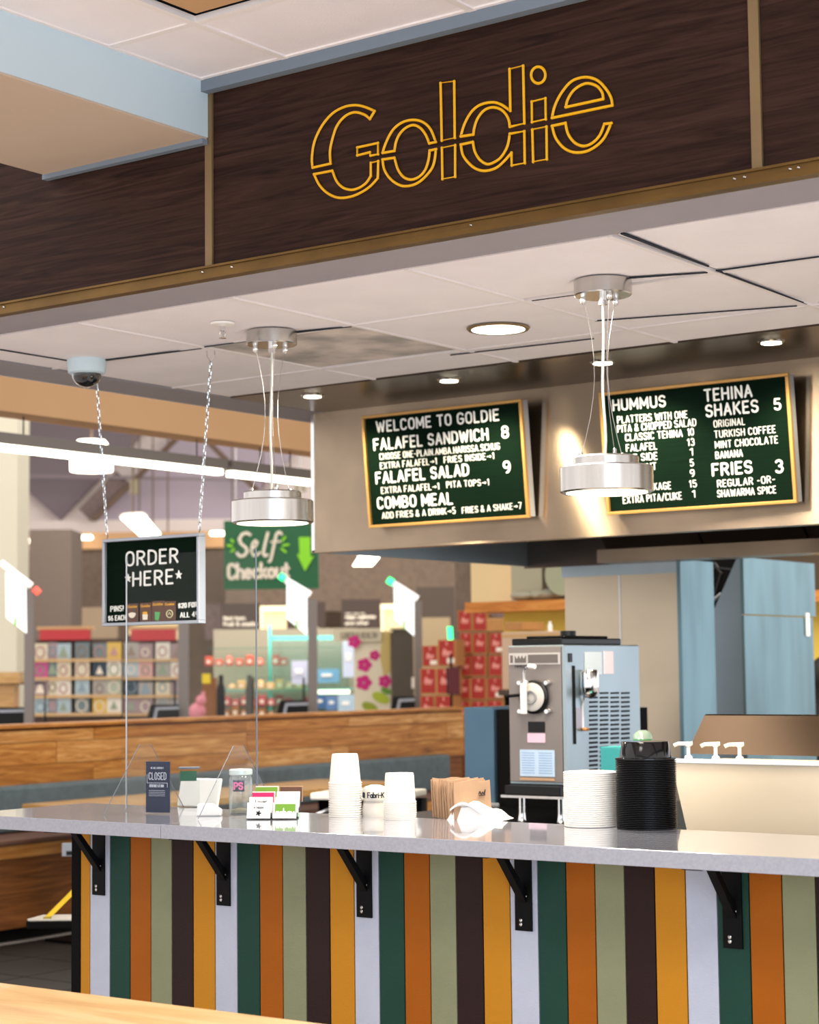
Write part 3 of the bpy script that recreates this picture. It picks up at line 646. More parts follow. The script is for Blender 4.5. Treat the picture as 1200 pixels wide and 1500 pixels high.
# =================================================================== COUNTER
ct = thing('counter', 'long bar counter with grey quartz top and striped painted slat front', 'counter', (-3, 4.3, 0))
bm = bmesh.new(); bx(bm, -4.494, -3.672, 3.86, 4.385, CT-.038, CT); obj('countertop', bm, 'quartz', ct, bevel=.0015)
bm = bmesh.new(); bx(bm, -3.671, .6, 3.86, 4.385, CT-.038, CT); obj('countertop', bm, 'quartz', ct, bevel=.0015)
B('carcass', 'black_matte', -4.26, .6, 4.118, 4.37, .02, CT-.0385, ct)
B('end_panel', 'black_matte', -4.262, -4.226, 4.098, 4.118, .0, CT-.0385, ct)
cols = dict(gold='B87C1C', white='B4BACB', green='1A3E34', orange='9C540A', sage='84876A', brown='281817')
seq = ['white', 'green', 'orange', 'sage', 'brown', 'gold']
pitch = .0827; X0 = -4.1845
B('slat', mat('slat_gold', cols['gold'], .5, bump=.3, bscale=220, spec=.15), -4.224, X0-.0025, 4.1, 4.118, .06, CT-.0385, ct)
for k in range(56):
    c = seq[k % 6]; x0 = X0+k*pitch
    if x0+pitch > .55: break
    o = B('slat', mat('slat_'+c, cols[c], .5, 0, .06, 10, bump=.3, bscale=220, spec=.15), x0, x0+pitch-.0035, 4.1, 4.118, .06, CT-.0385, ct)
B('kickboard', 'black_matte', -4.2, .6, 4.112, 4.118, 0, .059, ct)
for k, x in enumerate((-4.147, -3.655, -3.157, -2.655, -2.078, -1.5)):
    b = B('bracket', 'black_metal', x-.0245, x+.0245, 4.094, 4.0995, .806, CT-.039, ct)
    B('bracket_arm', 'black_metal', x-.0245, x+.0245, 3.90, 4.0935, CT-.0445, CT-.039, b)
    bm = bmesh.new(); w = .011
    prism(bm, [(x-w, 3.985, CT-.045), (x-w, 4.005, CT-.045), (x-w, 4.0935, CT-.142), (x-w, 4.0935, CT-.172)], (2*w, 0, 0)); obj('bracket_brace', bm, 'black_metal', b)
    for z in (CT-.215, CT-.155, CT-.225):
        bm = bmesh.new(); lathe(bm, [(.005, 0), (.005, .002), (.002, .004)], 8); bm.transform(Matrix.Translation((x+(.007 if z > CT-.2 else -.007), 4.094, z)) @ Matrix.Rotation(R_(90), 4, 'X')); obj('screw', bm, 'nickel', b)

# acrylic guard
ac = thing('acrylic_screen', 'tall clear acrylic sneeze guard standing on counter on two feet', 'screen', (-3.87, 4.2, CT))
X0a, X1a = -4.135, -3.620
B('sheet', 'acrylic', X0a, X1a, 4.198, 4.203, CT+.006, 1.812, ac)
B('sheet_edge', 'acrylic_edge', X1a, X1a+.0018, 4.198, 4.203, CT+.006, 1.812, ac)
B('sheet_edge', mat('bright_edge', 'D5DCE6', .3), X0a-.0015, X0a, 4.198, 4.203, CT+.006, 1.812, ac)
for x in (-4.06, -3.69):
    bm = bmesh.new(); prism(bm, [(x, 4.03, CT+.001), (x, 4.37, CT+.001), (x, 4.225, CT+.2), (x, 4.18, CT+.2)], (.004, 0, 0)); f = obj('foot', bm, 'acrylic', ac)
    bm = bmesh.new(); tube(bm, [(x, 4.03, CT+.002), (x, 4.18, CT+.2)], .0016, 4); tube(bm, [(x, 4.37, CT+.002), (x, 4.225, CT+.2)], .0012, 4); obj('foot_edge', bm, 'acrylic_edge', f)

# items on the counter ------------------------------------------------
def onct(x, y): return at(x, y, Z=CT)
P = onct(214, 1192); sc = mpp(P)
t = thing('counter_card', 'navy upright card reading closed in clear holder on counter', 'sign', P, .28)
w, h = .078, .152
B('holder', 'acrylic', -.002, w+.002, -.004, .006, 0, h+.004, t, False)
B('card', 'navy', 0, w, -.001, .002, .004, h, t, False)
B('holder_foot', 'acrylic', -.002, w+.002, -.004, .05, 0, .003, t, False)
bm = bmesh.new(); cvc = lambda x, z, d: (x, -.0045-d, z)
text(bm, 'CLOSED', (.012, .100), (w-.010, .100), .020, .0024, cvc, .0006, .24); text(bm, 'WE ARE CURRENTLY', (.018, .131), (w-.018, .131), .005, .0008, cvc, .0006)
text(bm, 'OPEN DAILY AT 11AM', (.014, .078), (w-.018, .078), .0075, .0014, cvc, .0006)
for z in (.068, .063, .058, .053): stroke2d(bm, [(.012, z), (w-.014, z)], .0012, cvc, .0005)
stroke2d(bm, [(.006, .115), (.006, .09), (w-.006, .09), (w-.006, .078)], .0014, cvc, .0005)
obj('lettering', bm, mat('card_grey_print', 'AEB6C2', .5), t, False)
P = onct(262, 1181); P = Vector((P.x, P.y+.02, CT))
t = thing('point_of_sale_tablet', 'white tablet back leaning on stand behind the closed card', 'tablet', P+Vector((0, -.03, 0)), .12)
bm = bmesh.new(); prism(bm, [(0, 0, .0), (0, .008, .0), (0, .032, .086), (0, .022, .086)], (.152, 0, 0)); obj('tablet_body', bm, 'white', t, False, bevel=.004)
bm = bmesh.new(); prism(bm, [(.05, .012, 0), (.05, .07, 0), (.05, .034, .07)], (.05, 0, 0)); obj('stand', bm, 'white', t, False)
B('glass_front', mat('pale_glass', 'C9DCE8', .1), .02, .06, .05, .1, 0, .003, t, False)
P = onct(287, 1196)
t = thing('card_reader', 'small white wedge card reader on counter by the clear foot', 'card reader', P, YAW)
bm = bmesh.new(); prism(bm, [(0, 0, 0), (.072, 0, 0), (.072, 0, .016), (.045, 0, .034), (.004, 0, .034)], (0, .05, 0)); obj('reader_body', bm, 'white', t, False, bevel=.004)
P = at(257, 1160, Z=1.0); P = Vector((-3.95, 4.5, .98))
P = at(262, 1150, Y=4.34); P.z = CT
t = thing('tissue_caddy', 'clear box with green label behind the white tablet', 'container', P, YAW)
bm = bmesh.new(); bx(bm, 0, .058, 0, .05, 0, .118); obj('box', bm, 'acrylic', t, False)
B('label_panel', mat('green_label', '1E5A40', .5), .004, .054, .001, .003, .082, .112, t, False)
bm = bmesh.new(); bx(bm, -.002, .06, -.002, .052, .118, .123); obj('lid', bm, 'acrylic_edge', t, False)
P = onct(353, 1192)
t = thing('tip_jar', 'clear glass tip jar with pink and navy sticker on counter', 'jar', P, YAW)
bm = bmesh.new(); lathe(bm, [(.0, 0), (.030, 0), (.034, .006), (.034, .1), (.028, .112), (.031, .118)], 28); obj('jar_glass', bm, clear('jar_glass', 'F4F8F8', .16, .25), t, False, True)
bm = bmesh.new(); lathe(bm, [(.032, .112), (.034, .114), (.034, .126), (.031, .129), (0, .1291)], 28); obj('lid', bm, mat('pale_lid', 'DCE6E2', .3, .3), t, False, True)
def curved(bm, r, a0, a1, z0, z1, n=8):
    for k in range(n):
        q = [R_(a0+(a1-a0)*(k+i)/n) for i in (0, 1)]
        bm.faces.new([bm.verts.new((r*math.cos(a_), r*math.sin(a_), z)) for a_, z in ((q[0], z0), (q[1], z0), (q[1], z1), (q[0], z1))])
bm = bmesh.new(); curved(bm, .0348, 235, 292, .066, .098); obj('sticker', bm, 'navy', t, False)
bm = bmesh.new(); text(bm, 'PS', (-.016, .073), (.008, .073), .018, .005, lambda x, z, d: (x, -.0352-d, z), .001); obj('sticker_lettering', bm, 'pink', t, False)
bm = bmesh.new(); lathe(bm, [(.03, .004), (.03, .012), (0, .018)], 16); obj('coins', bm, mat('coin_pile', 'C8B684', .5, .3, .3, 80), t, False)
# business card holder
P = onct(361, 1201)
t = thing('card_stand', 'tiered clear acrylic stand for business cards on the counter', 'card stand', P, YAW-.12)
bm = bmesh.new()
for r in range(4): bx(bm, 0, .142, .012+r*.02, .0135+r*.02, 0, .022+r*.014)
bx(bm, 0, .142, .002, .09, 0, .002); bx(bm, -.002, 0, .002, .09, 0, .05); bx(bm, .142, .144, .002, .09, 0, .05); obj('tiers', bm, 'acrylic', t, False)
RM = Matrix.Translation(P) @ Matrix.Rotation(YAW-.12, 4, 'Z')
cards = [(0, .0, 'white business card with small black flower print', 'FAFAF8', 0, 'flower'), (0, .073, 'green and white business card reading zahav', 'F6F6F2', 0, 'zahav'),
 (1, .002, 'white business card reading lover', 'F4F2F0', 1, 'lover'), (1, .076, 'plain white business card in second tier', 'F1F1F1', 1, None),
 (2, .006, 'magenta business card in third tier of the stand', 'C21860', 2, 'pale'), (2, .076, 'pale grey business card in third tier', 'E4E2E0', 2, None),
 (3, .012, 'green business card in the topmost tier', '6E9E2C', 3, 'edge'), (3, .082, 'brown business card in the topmost tier', '5A3A28', 3, 'edge2')]
for r, x, lab, c, _, deco in cards:
    W0 = RM @ Vector((x, .004+r*.02, .004+r*.014)); c_ = thing('business_card', lab, 'business card', W0, YAW-.12, 'business cards in the acrylic stand')
    w, h = .066, .044; tl = .25
    def bc(m, x0, x1, z0, z1, y0, y1, name):
        bm = bmesh.new(); bx(bm, x0, x1, y0, y1, z0, z1); bm.transform(Matrix.Rotation(-tl, 4, 'X')); obj(name, bm, m, c_, False)
    bc(mat('card_'+c, c, .5), 0, w, 0, h, 0, .004, 'card_stack')
    if deco == 'zahav': bc(mat('card_green', '6E9E2C', .5), .006, w-.002, .016, h-.004, -.0006, 0, 'green_print')
    if deco in ('edge', 'pale', 'edge2'):
        bc('cream_print' if deco != 'edge2' else 'kraft', 0, w, h-.003, h, -.0006, 0, 'pale_edge'); bc('cream_print' if deco != 'edge2' else 'kraft', w-.003, w, 0, h-.003, -.0006, 0, 'pale_edge')
    bm = bmesh.new(); cvv = lambda x_, z_, d: (x_, -.0008-d, z_)
    if deco == 'zahav': text(bm, 'zahav', (.01, .005), (w-.006, .005), .022, .0035, cvv, .0005); mm = 'letter'
    elif deco == 'lover': text(bm, 'Lover', (.018, .026), (.05, .026), .01, .0015, cvv, .0005); mm = 'black'
    elif deco == 'flower':
        for a_ in range(5): stroke2d(bm, [(.033, .014), (.033+.006*math.cos(a_*1.25), .014+.006*math.sin(a_*1.25))], .004, cvv, .0005)
        text(bm, 'K MOON', (.02, .027), (.046, .027), .005, .001, cvv, .0005); mm = 'black'
    else: bm.free(); bm = None
    if bm: bm.transform(Matrix.Rotation(-tl, 4, 'X')); obj('lettering', bm, mm, c_, False)

def cupstack(name, label, px, w_px, h_px, n, top_w, m='cream_white', group=None, cat='cup'):
    """upside-down nested cups: n separate cups with visible rims"""
    P = onct(*px); s = mpp(P); r = w_px*s/2; H = h_px*s; cup_h = r*1.75; step = (H-cup_h)/(n-1); rt = r*top_w
    bm = bmesh.new(); lathe(bm, [(r, 0), (r*1.0, step*.5), (r*.94, step*.6), (rt+(r*.93-rt)*.12, cup_h*.9), (rt*.97, cup_h), (0, cup_h+.0001)], 28)
    first = obj(name, bm, m, None, smooth=True, origin=Vector((0, 0, 0)))
    for k in range(n):
        o = first if k == 0 else first.copy()
        if k: COL.objects.link(o)
        o.location = (P.x, P.y, P.z+.0005+k*step)
        pos = 'topmost' if k == n-1 else 'lowest' if k == 0 else None
        tag(o, (pos+' '+label) if pos else 'nested '+label, cat, group)
cupstack('plastic_cup', 'white plastic cup in the tall stack beside the cup bag', (506, 1196), 49, 91, 15, .78, group='cups in the tall white stack')
cupstack('plastic_cup', 'white plastic cup in the shorter stack by the paper bags', (586, 1200), 49, 67, 9, .86, group='cups in the shorter white stack')
# sleeve of cups in printed bag
P = onct(547, 1197)+Vector((-.02, .035, 0)); s = mpp(P)
t = thing('cup_sleeve', 'clear printed plastic sleeve between the two white cup stacks', 'plastic bag', P, YAW)
bm = bmesh.new(); lathe(bm, [(.036, 0), (.037, .02), (.033, .05), (.036, .07), (.030, .082), (.012, .088), (0, .0881)], 20)
for v in bm.verts: v.co.x += random.uniform(-.0015, .0015); v.co.y += random.uniform(-.0015, .0015)
obj('sleeve', bm, mat('plastic_sleeve', 'DDD8CE', .3), t, False, True)
bm = bmesh.new(); cvs = lambda x, z, d: (x, -.038-d, z); text(bm, 'Fabri-K', (-.020, .054), (.026, .054), .014, .003, cvs, .0008)
stroke2d(bm, [(-.031, .057), (-.031, .066)], .008, cvs, .0008)
for z in (.044, .040): stroke2d(bm, [(-.03, z), (.024, z)], .0012, cvs, .0005)
obj('lettering', bm, 'black', t, False)
# kraft bags standing in a row
P0 = onct(618, 1199)
for k in range(12):
    x = k*.0115; bm = bmesh.new(); w = .115; h = .103+.004*math.sin(k*1.7)
    nn = 6; fr = []
    lean = .018+.003*math.sin(k)
    for s_ in (0, 1):
        pass
    v = bx(bm, 0, w, 0, .0045, 0, h)
    bmesh.ops.subdivide_edges(bm, edges=[e for e in bm.edges if abs((e.verts[0].co-e.verts[1].co).x) > .1], cuts=5)
    for q in bm.verts: q.co.y += .0035*math.sin(q.co.x*70+k)*(q.co.z/h)+lean*q.co.z/h*.6; q.co.z *= 1+.02*math.sin(q.co.x*90+k*2)
    # bags face right: their wide side looks along +X
    lp = P0+Vector((x*.88+.002*(k % 3), .055-x*.47, .0005)); T = Matrix.Rotation(R_(62), 4, 'Z')
    bm.transform(T); bm.transform(Matrix.Translation(lp))
    lab = {0: 'brown paper bag at the left end of the standing row', 11: 'brown paper bag at the right end of the row, small scribble print'}.get(k, 'brown paper bag inside the tight standing row on counter')
    o = obj('paper_bag', bm, 'kraft', None); 
    tag(o, lab, 'paper bag', 'brown paper bags standing on the counter')
    if k == 11:
        b2 = bmesh.new(); uu = Vector((math.cos(R_(62)), math.sin(R_(62)), 0)); nn_ = Vector((math.sin(R_(62)), -math.cos(R_(62)), 0))
        base = lp+Vector((0, 0, .001)); cq = lambda x_, z_, d: base+uu*x_+Vector((0, 0, z_))+nn_*(d+.002-.011*z_/h*.6)
        for pl in ([(.075,.066),(.079,.074),(.083,.064),(.087,.072),(.09,.066)], [(.09,.066),(.096,.078),(.093,.064)], [(.076,.062),(.095,.063)]): stroke2d(b2, pl, .0016, cq, .003)
        obj('scribble_print', b2, 'brown_sign', o)
# napkins
P = onct(655, 1201)
t = thing('napkin_pack', 'crumpled white napkin pack lying on counter beside paper bags', 'napkins', P, .25)
bm = bmesh.new(); bmesh.ops.create_grid(bm, x_segments=14, y_segments=8, size=.5)
for v in bm.verts:
    u, w_ = v.co.x+.5, v.co.y+.5; e = min(u, 1-u, w_, 1-w_)
    v.co = Vector((u*.16, w_*.10, (.012+.034*(1-u)**.8+.004*math.sin(u*17+w_*9)+.003*math.sin(w_*23))*min(1, e*7)))
r_ = bmesh.ops.extrude_face_region(bm, geom=bm.faces[:]); 
for g in r_['geom']:
    if isinstance(g, bmesh.types.BMVert): g.co.z = 0
obj('napkins', bm, mat('napkin_white', 'F4F2EE', .8), t, False, True)
bm = bmesh.new(); bmesh.ops.create_grid(bm, x_segments=8, y_segments=5, size=.5)
for v in bm.verts:
    u, w_ = v.co.x+.5, v.co.y+.5; v.co = Vector((.01+u*.09+.01*w_, -.004+w_*.07, .030+.016*math.sin(u*3.1)+.005*math.sin(w_*7+u*5)))
r_ = bmesh.ops.extrude_face_region(bm, geom=bm.faces[:])
for g in r_['geom']:
    if isinstance(g, bmesh.types.BMVert): g.co.z -= .006
obj('loose_napkin', bm, mat('napkin_white', 'F4F2EE', .8), t, False, True)
# lids tower: stack of white lids
P = onct(866, 1210); s = mpp(P); r = 39.5*s; H = 79*s; n = 26
bm = bmesh.new(); st_ = H/n; lathe(bm, [(r*.98, 0), (r, st_*.3), (r, st_*.7), (r*.992, st_*.85), (r*.95, st_*1.1), (0, st_*1.12)], 36); L0 = obj('lid', bm, 'cream_white', None, smooth=True, origin=Vector((0, 0, 0)))
for k in range(n):
    o = L0 if k == 0 else L0.copy()
    if k: COL.objects.link(o)
    o.location = (P.x, P.y, CT+.0005+k*st_)
    tag(o, 'topmost white lid of the wide stack beside black bowls' if k == n-1 else 'white lid inside the wide stack left of the black bowls', 'lid', 'white lids in the wide stack')
P = onct(948, 1213); s = mpp(P); r = 44.5*s; H = 104*s; n = 40; st_ = H/n
bm = bmesh.new(); lathe(bm, [(r*.93, -.0002), (r*.985, st_*.2), (r, st_*.3), (r, st_*.62), (r*.965, st_*.66), (r*.95, st_*.95), (0, st_*.96)], 40); L0 = obj('bowl', bm, 'black', None, smooth=True, origin=Vector((0, 0, 0)))
for k in range(n-1):
    o = L0 if k == 0 else L0.copy()
    if k: COL.objects.link(o)
    o.location = (P.x, P.y, CT+.0005+k*st_)
    tag(o, 'black plastic bowl nested in the tall ribbed stack', 'bowl', 'black bowls in the tall stack')
bm = bmesh.new(); z0 = CT+(n-1)*st_; lathe(bm, [(r, 0), (r, st_*.4), (r*.86, st_*.8), (r*.78, 23*s), (r*.74, 25*s), (0, 25*s+.0001)], 40, (P.x, P.y, z0)); tag(obj('bowl', bm, mat('glossy_black', '0B0B0D', .12), None, smooth=True), 'upturned glossy black bowl topping the tall stack', 'bowl', 'black bowls in the tall stack')

# =================================================================== PREP UNIT, PUMPS
pr_ = thing('prep_rail', 'tilted stainless prep rail with pale rolled rim behind the counter', 'prep station', (-1.6, 4.9, 0))
bm = bmesh.new(); x0, x1 = -2.600, .4
prism(bm, [(x0-.02, 4.80, 1.188), (x0-.02, 5.10, 1.188), (x0+.02, 5.10, .90), (x0+.02, 4.86, .90)], (0, 0, 0.0001)) if False else None
v = [(x0-.012, 4.80, 1.190), (x1, 4.80, 1.190), (x1, 4.805, .98), (x0+.035, 4.805, .98), (x0-.012, 5.12, 1.190), (x1, 5.12, 1.190), (x1, 5.12, .98), (x0+.022, 5.12, .98)]
vv = [bm.verts.new(p) for p in v]
for f in ((0,1,2,3),(4,7,6,5),(0,3,7,4),(1,5,6,2),(3,2,6,7),(0,4,5,1)): bm.faces.new([vv[i] for i in f])
obj('rail_body', bm, 'prep_front', pr_)
B('rim', 'white', x0-.018, x1, 4.792, 4.83, 1.190, 1.202, pr_, bevel=.003)
B('base_cabinet', 'black_matte', x0+.03, x1, 4.85, 5.5, 0, .979, pr_)
bm = bmesh.new(); a_, b_, c_, d_ = at(1032, 1048, Y=5.42), at(1260, 1049, Y=5.42), at(1260, 1110, Y=5.30), at(1006, 1104, Y=5.30)
b_.x = c_.x = .3; 
prism(bm, [a_, b_, c_, d_], (0, .012, .004)); lid = tag(obj('lid_panel', bm, 'steel_dark2', pr_), 'dark brushed steel sloping lid')
bm = bmesh.new(); bx(bm, d_.x, .3, 5.1, 5.30, c_.z-.06, c_.z-.045); obj('lid_shelf', bm, 'steel_dark', lid)
for k, (px, lab) in enumerate(((1009, 'white sauce pump nearest the black bowls'), (1049, 'white sauce pump, middle one of three behind the prep rail'), (1084, 'white sauce pump, rightmost of three behind the prep rail'))):
    P = at(px, 1113, Y=4.95); P.z = 1.190
    t = thing('sauce_pump', lab, 'pump', P, YAW if k != 2 else YAW, 'sauce pumps in the prep rail')
    bm = bmesh.new(); lathe(bm, [(.012, -.02), (.012, .01), (.0095, .014), (.0055, .016), (.0055, .040), (.009, .042), (.010, .052), (0, .0521)], 16); obj('stem', bm, 'white', t, False, True)
    bm = bmesh.new(); sg_ = -1 
    tube(bm, [(.012, 0, .049), (sg_*.03, 0, .048), (sg_*.042, 0, .043)], .0055, 8); obj('nozzle', bm, 'white', t, False, True)

# =================================================================== FROZEN DRINK MACHINE
MX0, MX1, MY0, MY1, MZ0, MZ1 = -3.942, -3.703, 6.0, 6.565, 1.033, 1.543
mc = thing('frozen_drink_machine', 'stainless frozen drink machine with round dispensing door and side vents', 'drink machine', (-3.82, 6.28, .9))
B('cabinet', 'steel_flat', MX0, MX1, MY0+.004, MY1, MZ0, MZ1, mc, bevel=.004)
B('front_plate', mat('machine_front', '857E7B', .42, .6, .08, 4), MX0+.006, MX1-.004, MY0-.004, MY0+.0035, MZ0+.01, MZ1-.006, mc, bevel=.002)
bm = bmesh.new(); bx(bm, MX0+.012, MX1-.01, MY0+.01, MY1-.12, MZ1, MZ1+.025); bx(bm, MX0+.05, MX1-.02, MY0+.05, MY1-.2, MZ1+.025, MZ1+.034); obj('top_cover', bm, 'black', mc, bevel=.008)
bm = bmesh.new(); lathe(bm, [(.03, 0), (.03, .018), (.026, .02), (0, .0201)], 20, (-3.80, 6.2, MZ1+.034)); obj('cover_knob', bm, 'black', mc, smooth=True)
B('drip_shelf', 'black', MX0+.01, MX1+.01, MY0-.05, MY1-.05, MZ0-.035, MZ0-.001, mc, bevel=.004)
B('drip_tray', 'nickel', MX0, MX1+.02, MY0-.06, MY0+.1, MZ0-.045, MZ0-.036, mc)
for x, y in ((MX0+.04, MY0+.02), (MX1-.03, MY0+.02), (MX0+.04, MY1-.08), (MX1-.03, MY1-.08)):
    bm = bmesh.new(); lathe(bm, [(.016, .9), (.014, .905), (.012, .93), (.012, MZ0-.036)], 16, (x, y, 0)); obj('leg', bm, 'chrome', mc, smooth=True)
def mf(x, y): return at(x, y, Y=MY0-.006)          # point on the machine's front
def yl(bm, prof, c, n=28):                        # lathe turned to face -Y
    b2 = bmesh.new(); lathe(b2, prof, n); b2.transform(Matrix.Translation(c) @ Matrix.Rotation(R_(90), 4, 'X'))
    me = bpy.data.meshes.new('tmp'); b2.to_mesh(me); b2.free(); bm.from_mesh(me); bpy.data.meshes.remove(me)
Cc = mf(784, 1021)
bm = bmesh.new(); yl(bm, [(.058, 0), (.062, .004), (.062, .014), (.054, .02), (.052, .02), (.052, 0)], Cc); obj('door_ring', bm, 'black', mc, smooth=True)
bm = bmesh.new(); yl(bm, [(.052, 0), (.052, .022), (.044, .026), (0, .0261)], Cc); dd = obj('dispensing_door', bm, mat('milky_plastic', 'B8B4B0', .25), mc, smooth=True)
bm = bmesh.new(); yl(bm, [(.014, .026), (.014, .03), (.02, .03), (.02, .034), (.024, .034), (.024, .026)], Cc); obj('door_hub', bm, mat('hub_grey', '8A8A8C', .3), dd, smooth=True)
for dx, dz in ((-.062, .052), (.062, .052), (-.062, -.052), (.062, -.052)):
    bm = bmesh.new(); yl(bm, [(.011, 0), (.011, .016), (.008, .02), (0, .0201)], Cc+Vector((dx*.95, 0, dz)), 14); obj('door_knob', bm, 'chrome', mc, smooth=True)
Ck = Cc+Vector((-.01, -.03, 0))
bm = bmesh.new(); tube(bm, [Ck+Vector((-.008, -.004, .05)), Ck+Vector((-.008, -.02, .05)), Ck+Vector((-.008, -.02, -.06))], .013, 12); obj('spout', bm, mat('clear_spout', 'D4D4D2', .25), mc, smooth=True)
bm = bmesh.new(); tube(bm, [Ck+Vector((-.008, -.012, .05)), Ck+Vector((-.008, -.014, .09)), Ck+Vector((.0, -.014, .108)), Ck+Vector((.02, -.018, .112))], .0045, 8); obj('handle_rod', bm, 'chrome', mc, smooth=True)
bm = bmesh.new(); tube(bm, [Ck+Vector((.016, -.018, .113)), Ck+Vector((.045, -.022, .111))], .0085, 10); obj('handle_grip', bm, 'white', mc, smooth=True)
p = mf(748, 1020); q = mf(768, 1018); bm = bmesh.new(); tube(bm, [p+Vector((-.005, -.03, 0)), q+Vector((0, -.03, 0))], .006, 8); obj('side_lever', bm, 'black', mc, smooth=True)
def fpl(name, m, x0, y0, x1, y1, t=.002, off=0):
    a, b = mf(x0, y0), mf(x1, y1); return B(name, m, a.x, b.x, MY0-.006-t-off, MY0-.004, b.z, a.z, mc)
pl = fpl('badge_plate', mat('badge_silver', 'B9B5B2', .35, .5), 746, 957, 821, 973)
gm = mat('badge_grey', '55504E', .4)
fpl('badge_bar', gm, 748, 960, 752, 971, .003); fpl('badge_bar', gm, 774, 959, 818, 971, .003)
a, b = mf(755, 971), mf(771, 960); bm = bmesh.new(); w = b.x-a.x; h = b.z-a.z
prism(bm, [(a.x, MY0-.008, a.z), (b.x, MY0-.008, a.z), (b.x, MY0-.008, b.z), (a.x+w*.8, MY0-.008, a.z+h*.5), (a.x+w*.65, MY0-.008, b.z), (a.x+w*.5, MY0-.008, a.z+h*.5), (a.x+w*.35, MY0-.008, b.z), (a.x+w*.2, MY0-.008, a.z+h*.5), (a.x, MY0-.008, b.z)], (0, -.002, 0)); obj('crown_badge', bm, gm, mc)
a, b = mf(754, 978), mf(773, 978); bm = bmesh.new(); text(bm, 'TAYLOR', (a.x, a.z), (b.x, b.z), .008, .0016, lambda x, z, d: (x, MY0-.006-d, z), .001); obj('lettering', bm, 'black', mc)
fpl('black_label', 'black', 774, 1057, 798, 1073); fpl('pink_label', mat('pink_label', 'D2B4C6', .5), 773, 1074, 799, 1088)
fpl('brown_tape', 'kraft', 762, 1139, 813, 1144)
lb = fpl('blue_notice', mat('pale_blue_label', 'A8BED6', .4), 762, 1098, 813, 1138)
bm = bmesh.new(); a, b = mf(764, 1100), mf(811, 1136)
for k in range(9):
    z = a.z-(k+.7)*(a.z-b.z)/9.5
    for (u0, u1) in ((.02, .42), (.56, .97)): stroke2d(bm, [(a.x+(b.x-a.x)*u0, z), (a.x+(b.x-a.x)*u1, z)], .0022, lambda x, z_, d: (x, MY0-.008-d, z_), .0006)
obj('notice_text', bm, mat('notice_text', '6F8FB8', .5), mc)
# right side of the machine: normal +X
def ms(x, y): return at(x, y, X=MX1+.002)
def spl(name, m, x0, y0, x1, y1, t=.002):
    a, b = ms(x0, y0), ms(x1, y1); return B(name, m, MX1-.001, MX1+.001+t, a.y, b.y, b.z, a.z, mc)
spl('side_label', mat('label_grey', 'C8D4DA', .5), 857, 955, 882, 988); spl('side_label', mat('label_pink', 'E2D2DA', .5), 885, 954, 899, 987)
sm = mat('slot_black', '14202A', .8)
for c in range(4):
    for r in range(19):
        xx = 864+c*15.6; yy = 1014+r*6.6
        if yy > 1130: continue
        spl('vent_slot', sm, xx, yy, xx+12, yy+2.4, .0012)
B('door_channel', 'steel_flat', MX1, MX1+.015, MY0-.004, ms(851, 1000).y, MZ0+.01, MZ1-.004, mc)
B('channel_edge', 'black_metal', MX1+.015, MX1+.018, ms(834, 1000).y, ms(837.5, 1000).y, ms(836, 1090).z, ms(836, 975).z, mc)
spl('switch', 'black', 828, 957, 833, 970, .018)
spl('channel_label', mat('label_lilac', '9A98AC', .5), 839, 1037, 851, 1066, .016)
Pc = ms(852, 998)+Vector((.045, -.02, 0))
bm = bmesh.new(); lathe(bm, [(0, -.062), (.02, -.058), (.034, -.042), (.036, -.02), (.036, .03), (.030, .042), (0, .046)], 28, Pc); obj('steel_canister', bm, 'chrome', mc, smooth=True)
bm = bmesh.new(); tube(bm, [Pc+Vector((-.02, 0, -.055)), Pc+Vector((-.03, .0, -.09)), Pc+Vector((-.03, 0, -.17))], .005, 8); obj('steel_tube', bm, 'chrome', mc, smooth=True)
bm = bmesh.new(); lathe(bm, [(.014, -.006), (.016, 0), (.01, .006), (0, .0061)], 14, Pc+Vector((-.02, 0, -.175))); obj('tube_cap', bm, mat('copper_cap', 'C08A5A', .3, .6), mc, smooth=True)

# counter behind, appliances left of it
bk = thing('back_counter', 'black work counter under the frozen drink machine', 'counter', (-3.6, 6.3, 0))
B('worktop', 'black', -4.5, -2.9, 5.85, 7.2, .86, .90, bk, bevel=.004); B('carcass', 'black_matte', -4.48, -2.92, 5.92, 7.2, .0, .859, bk)
B('steel_shelf', 'steel_dark', -4.3, -3.1, 5.86, 5.919, .72, .83, bk)
ub = thing('undercounter_cooler', 'slate blue steel cooler left of the drink machine', 'cooler', (-4.3, 6.5, .9))
xa, xb = at(680, 1100, Y=6.6).x, at(724, 1100, Y=6.6).x; zt = at(700, 1036, Y=6.6).z
B('cooler_body', mat('slate_steel', '4C6A82', .4, .6, .1, 5), xa, xb, 6.6, 7.1, .9005, zt, ub, bevel=.006)
B('cooler_side', 'black_matte', xb+.001, MX0-.03, 6.62, 7.1, .9005, zt-.01, ub)
B('cooler_base', 'nickel', xa-.02, xb+.04, 6.57, 6.6, .901, .915, ub)
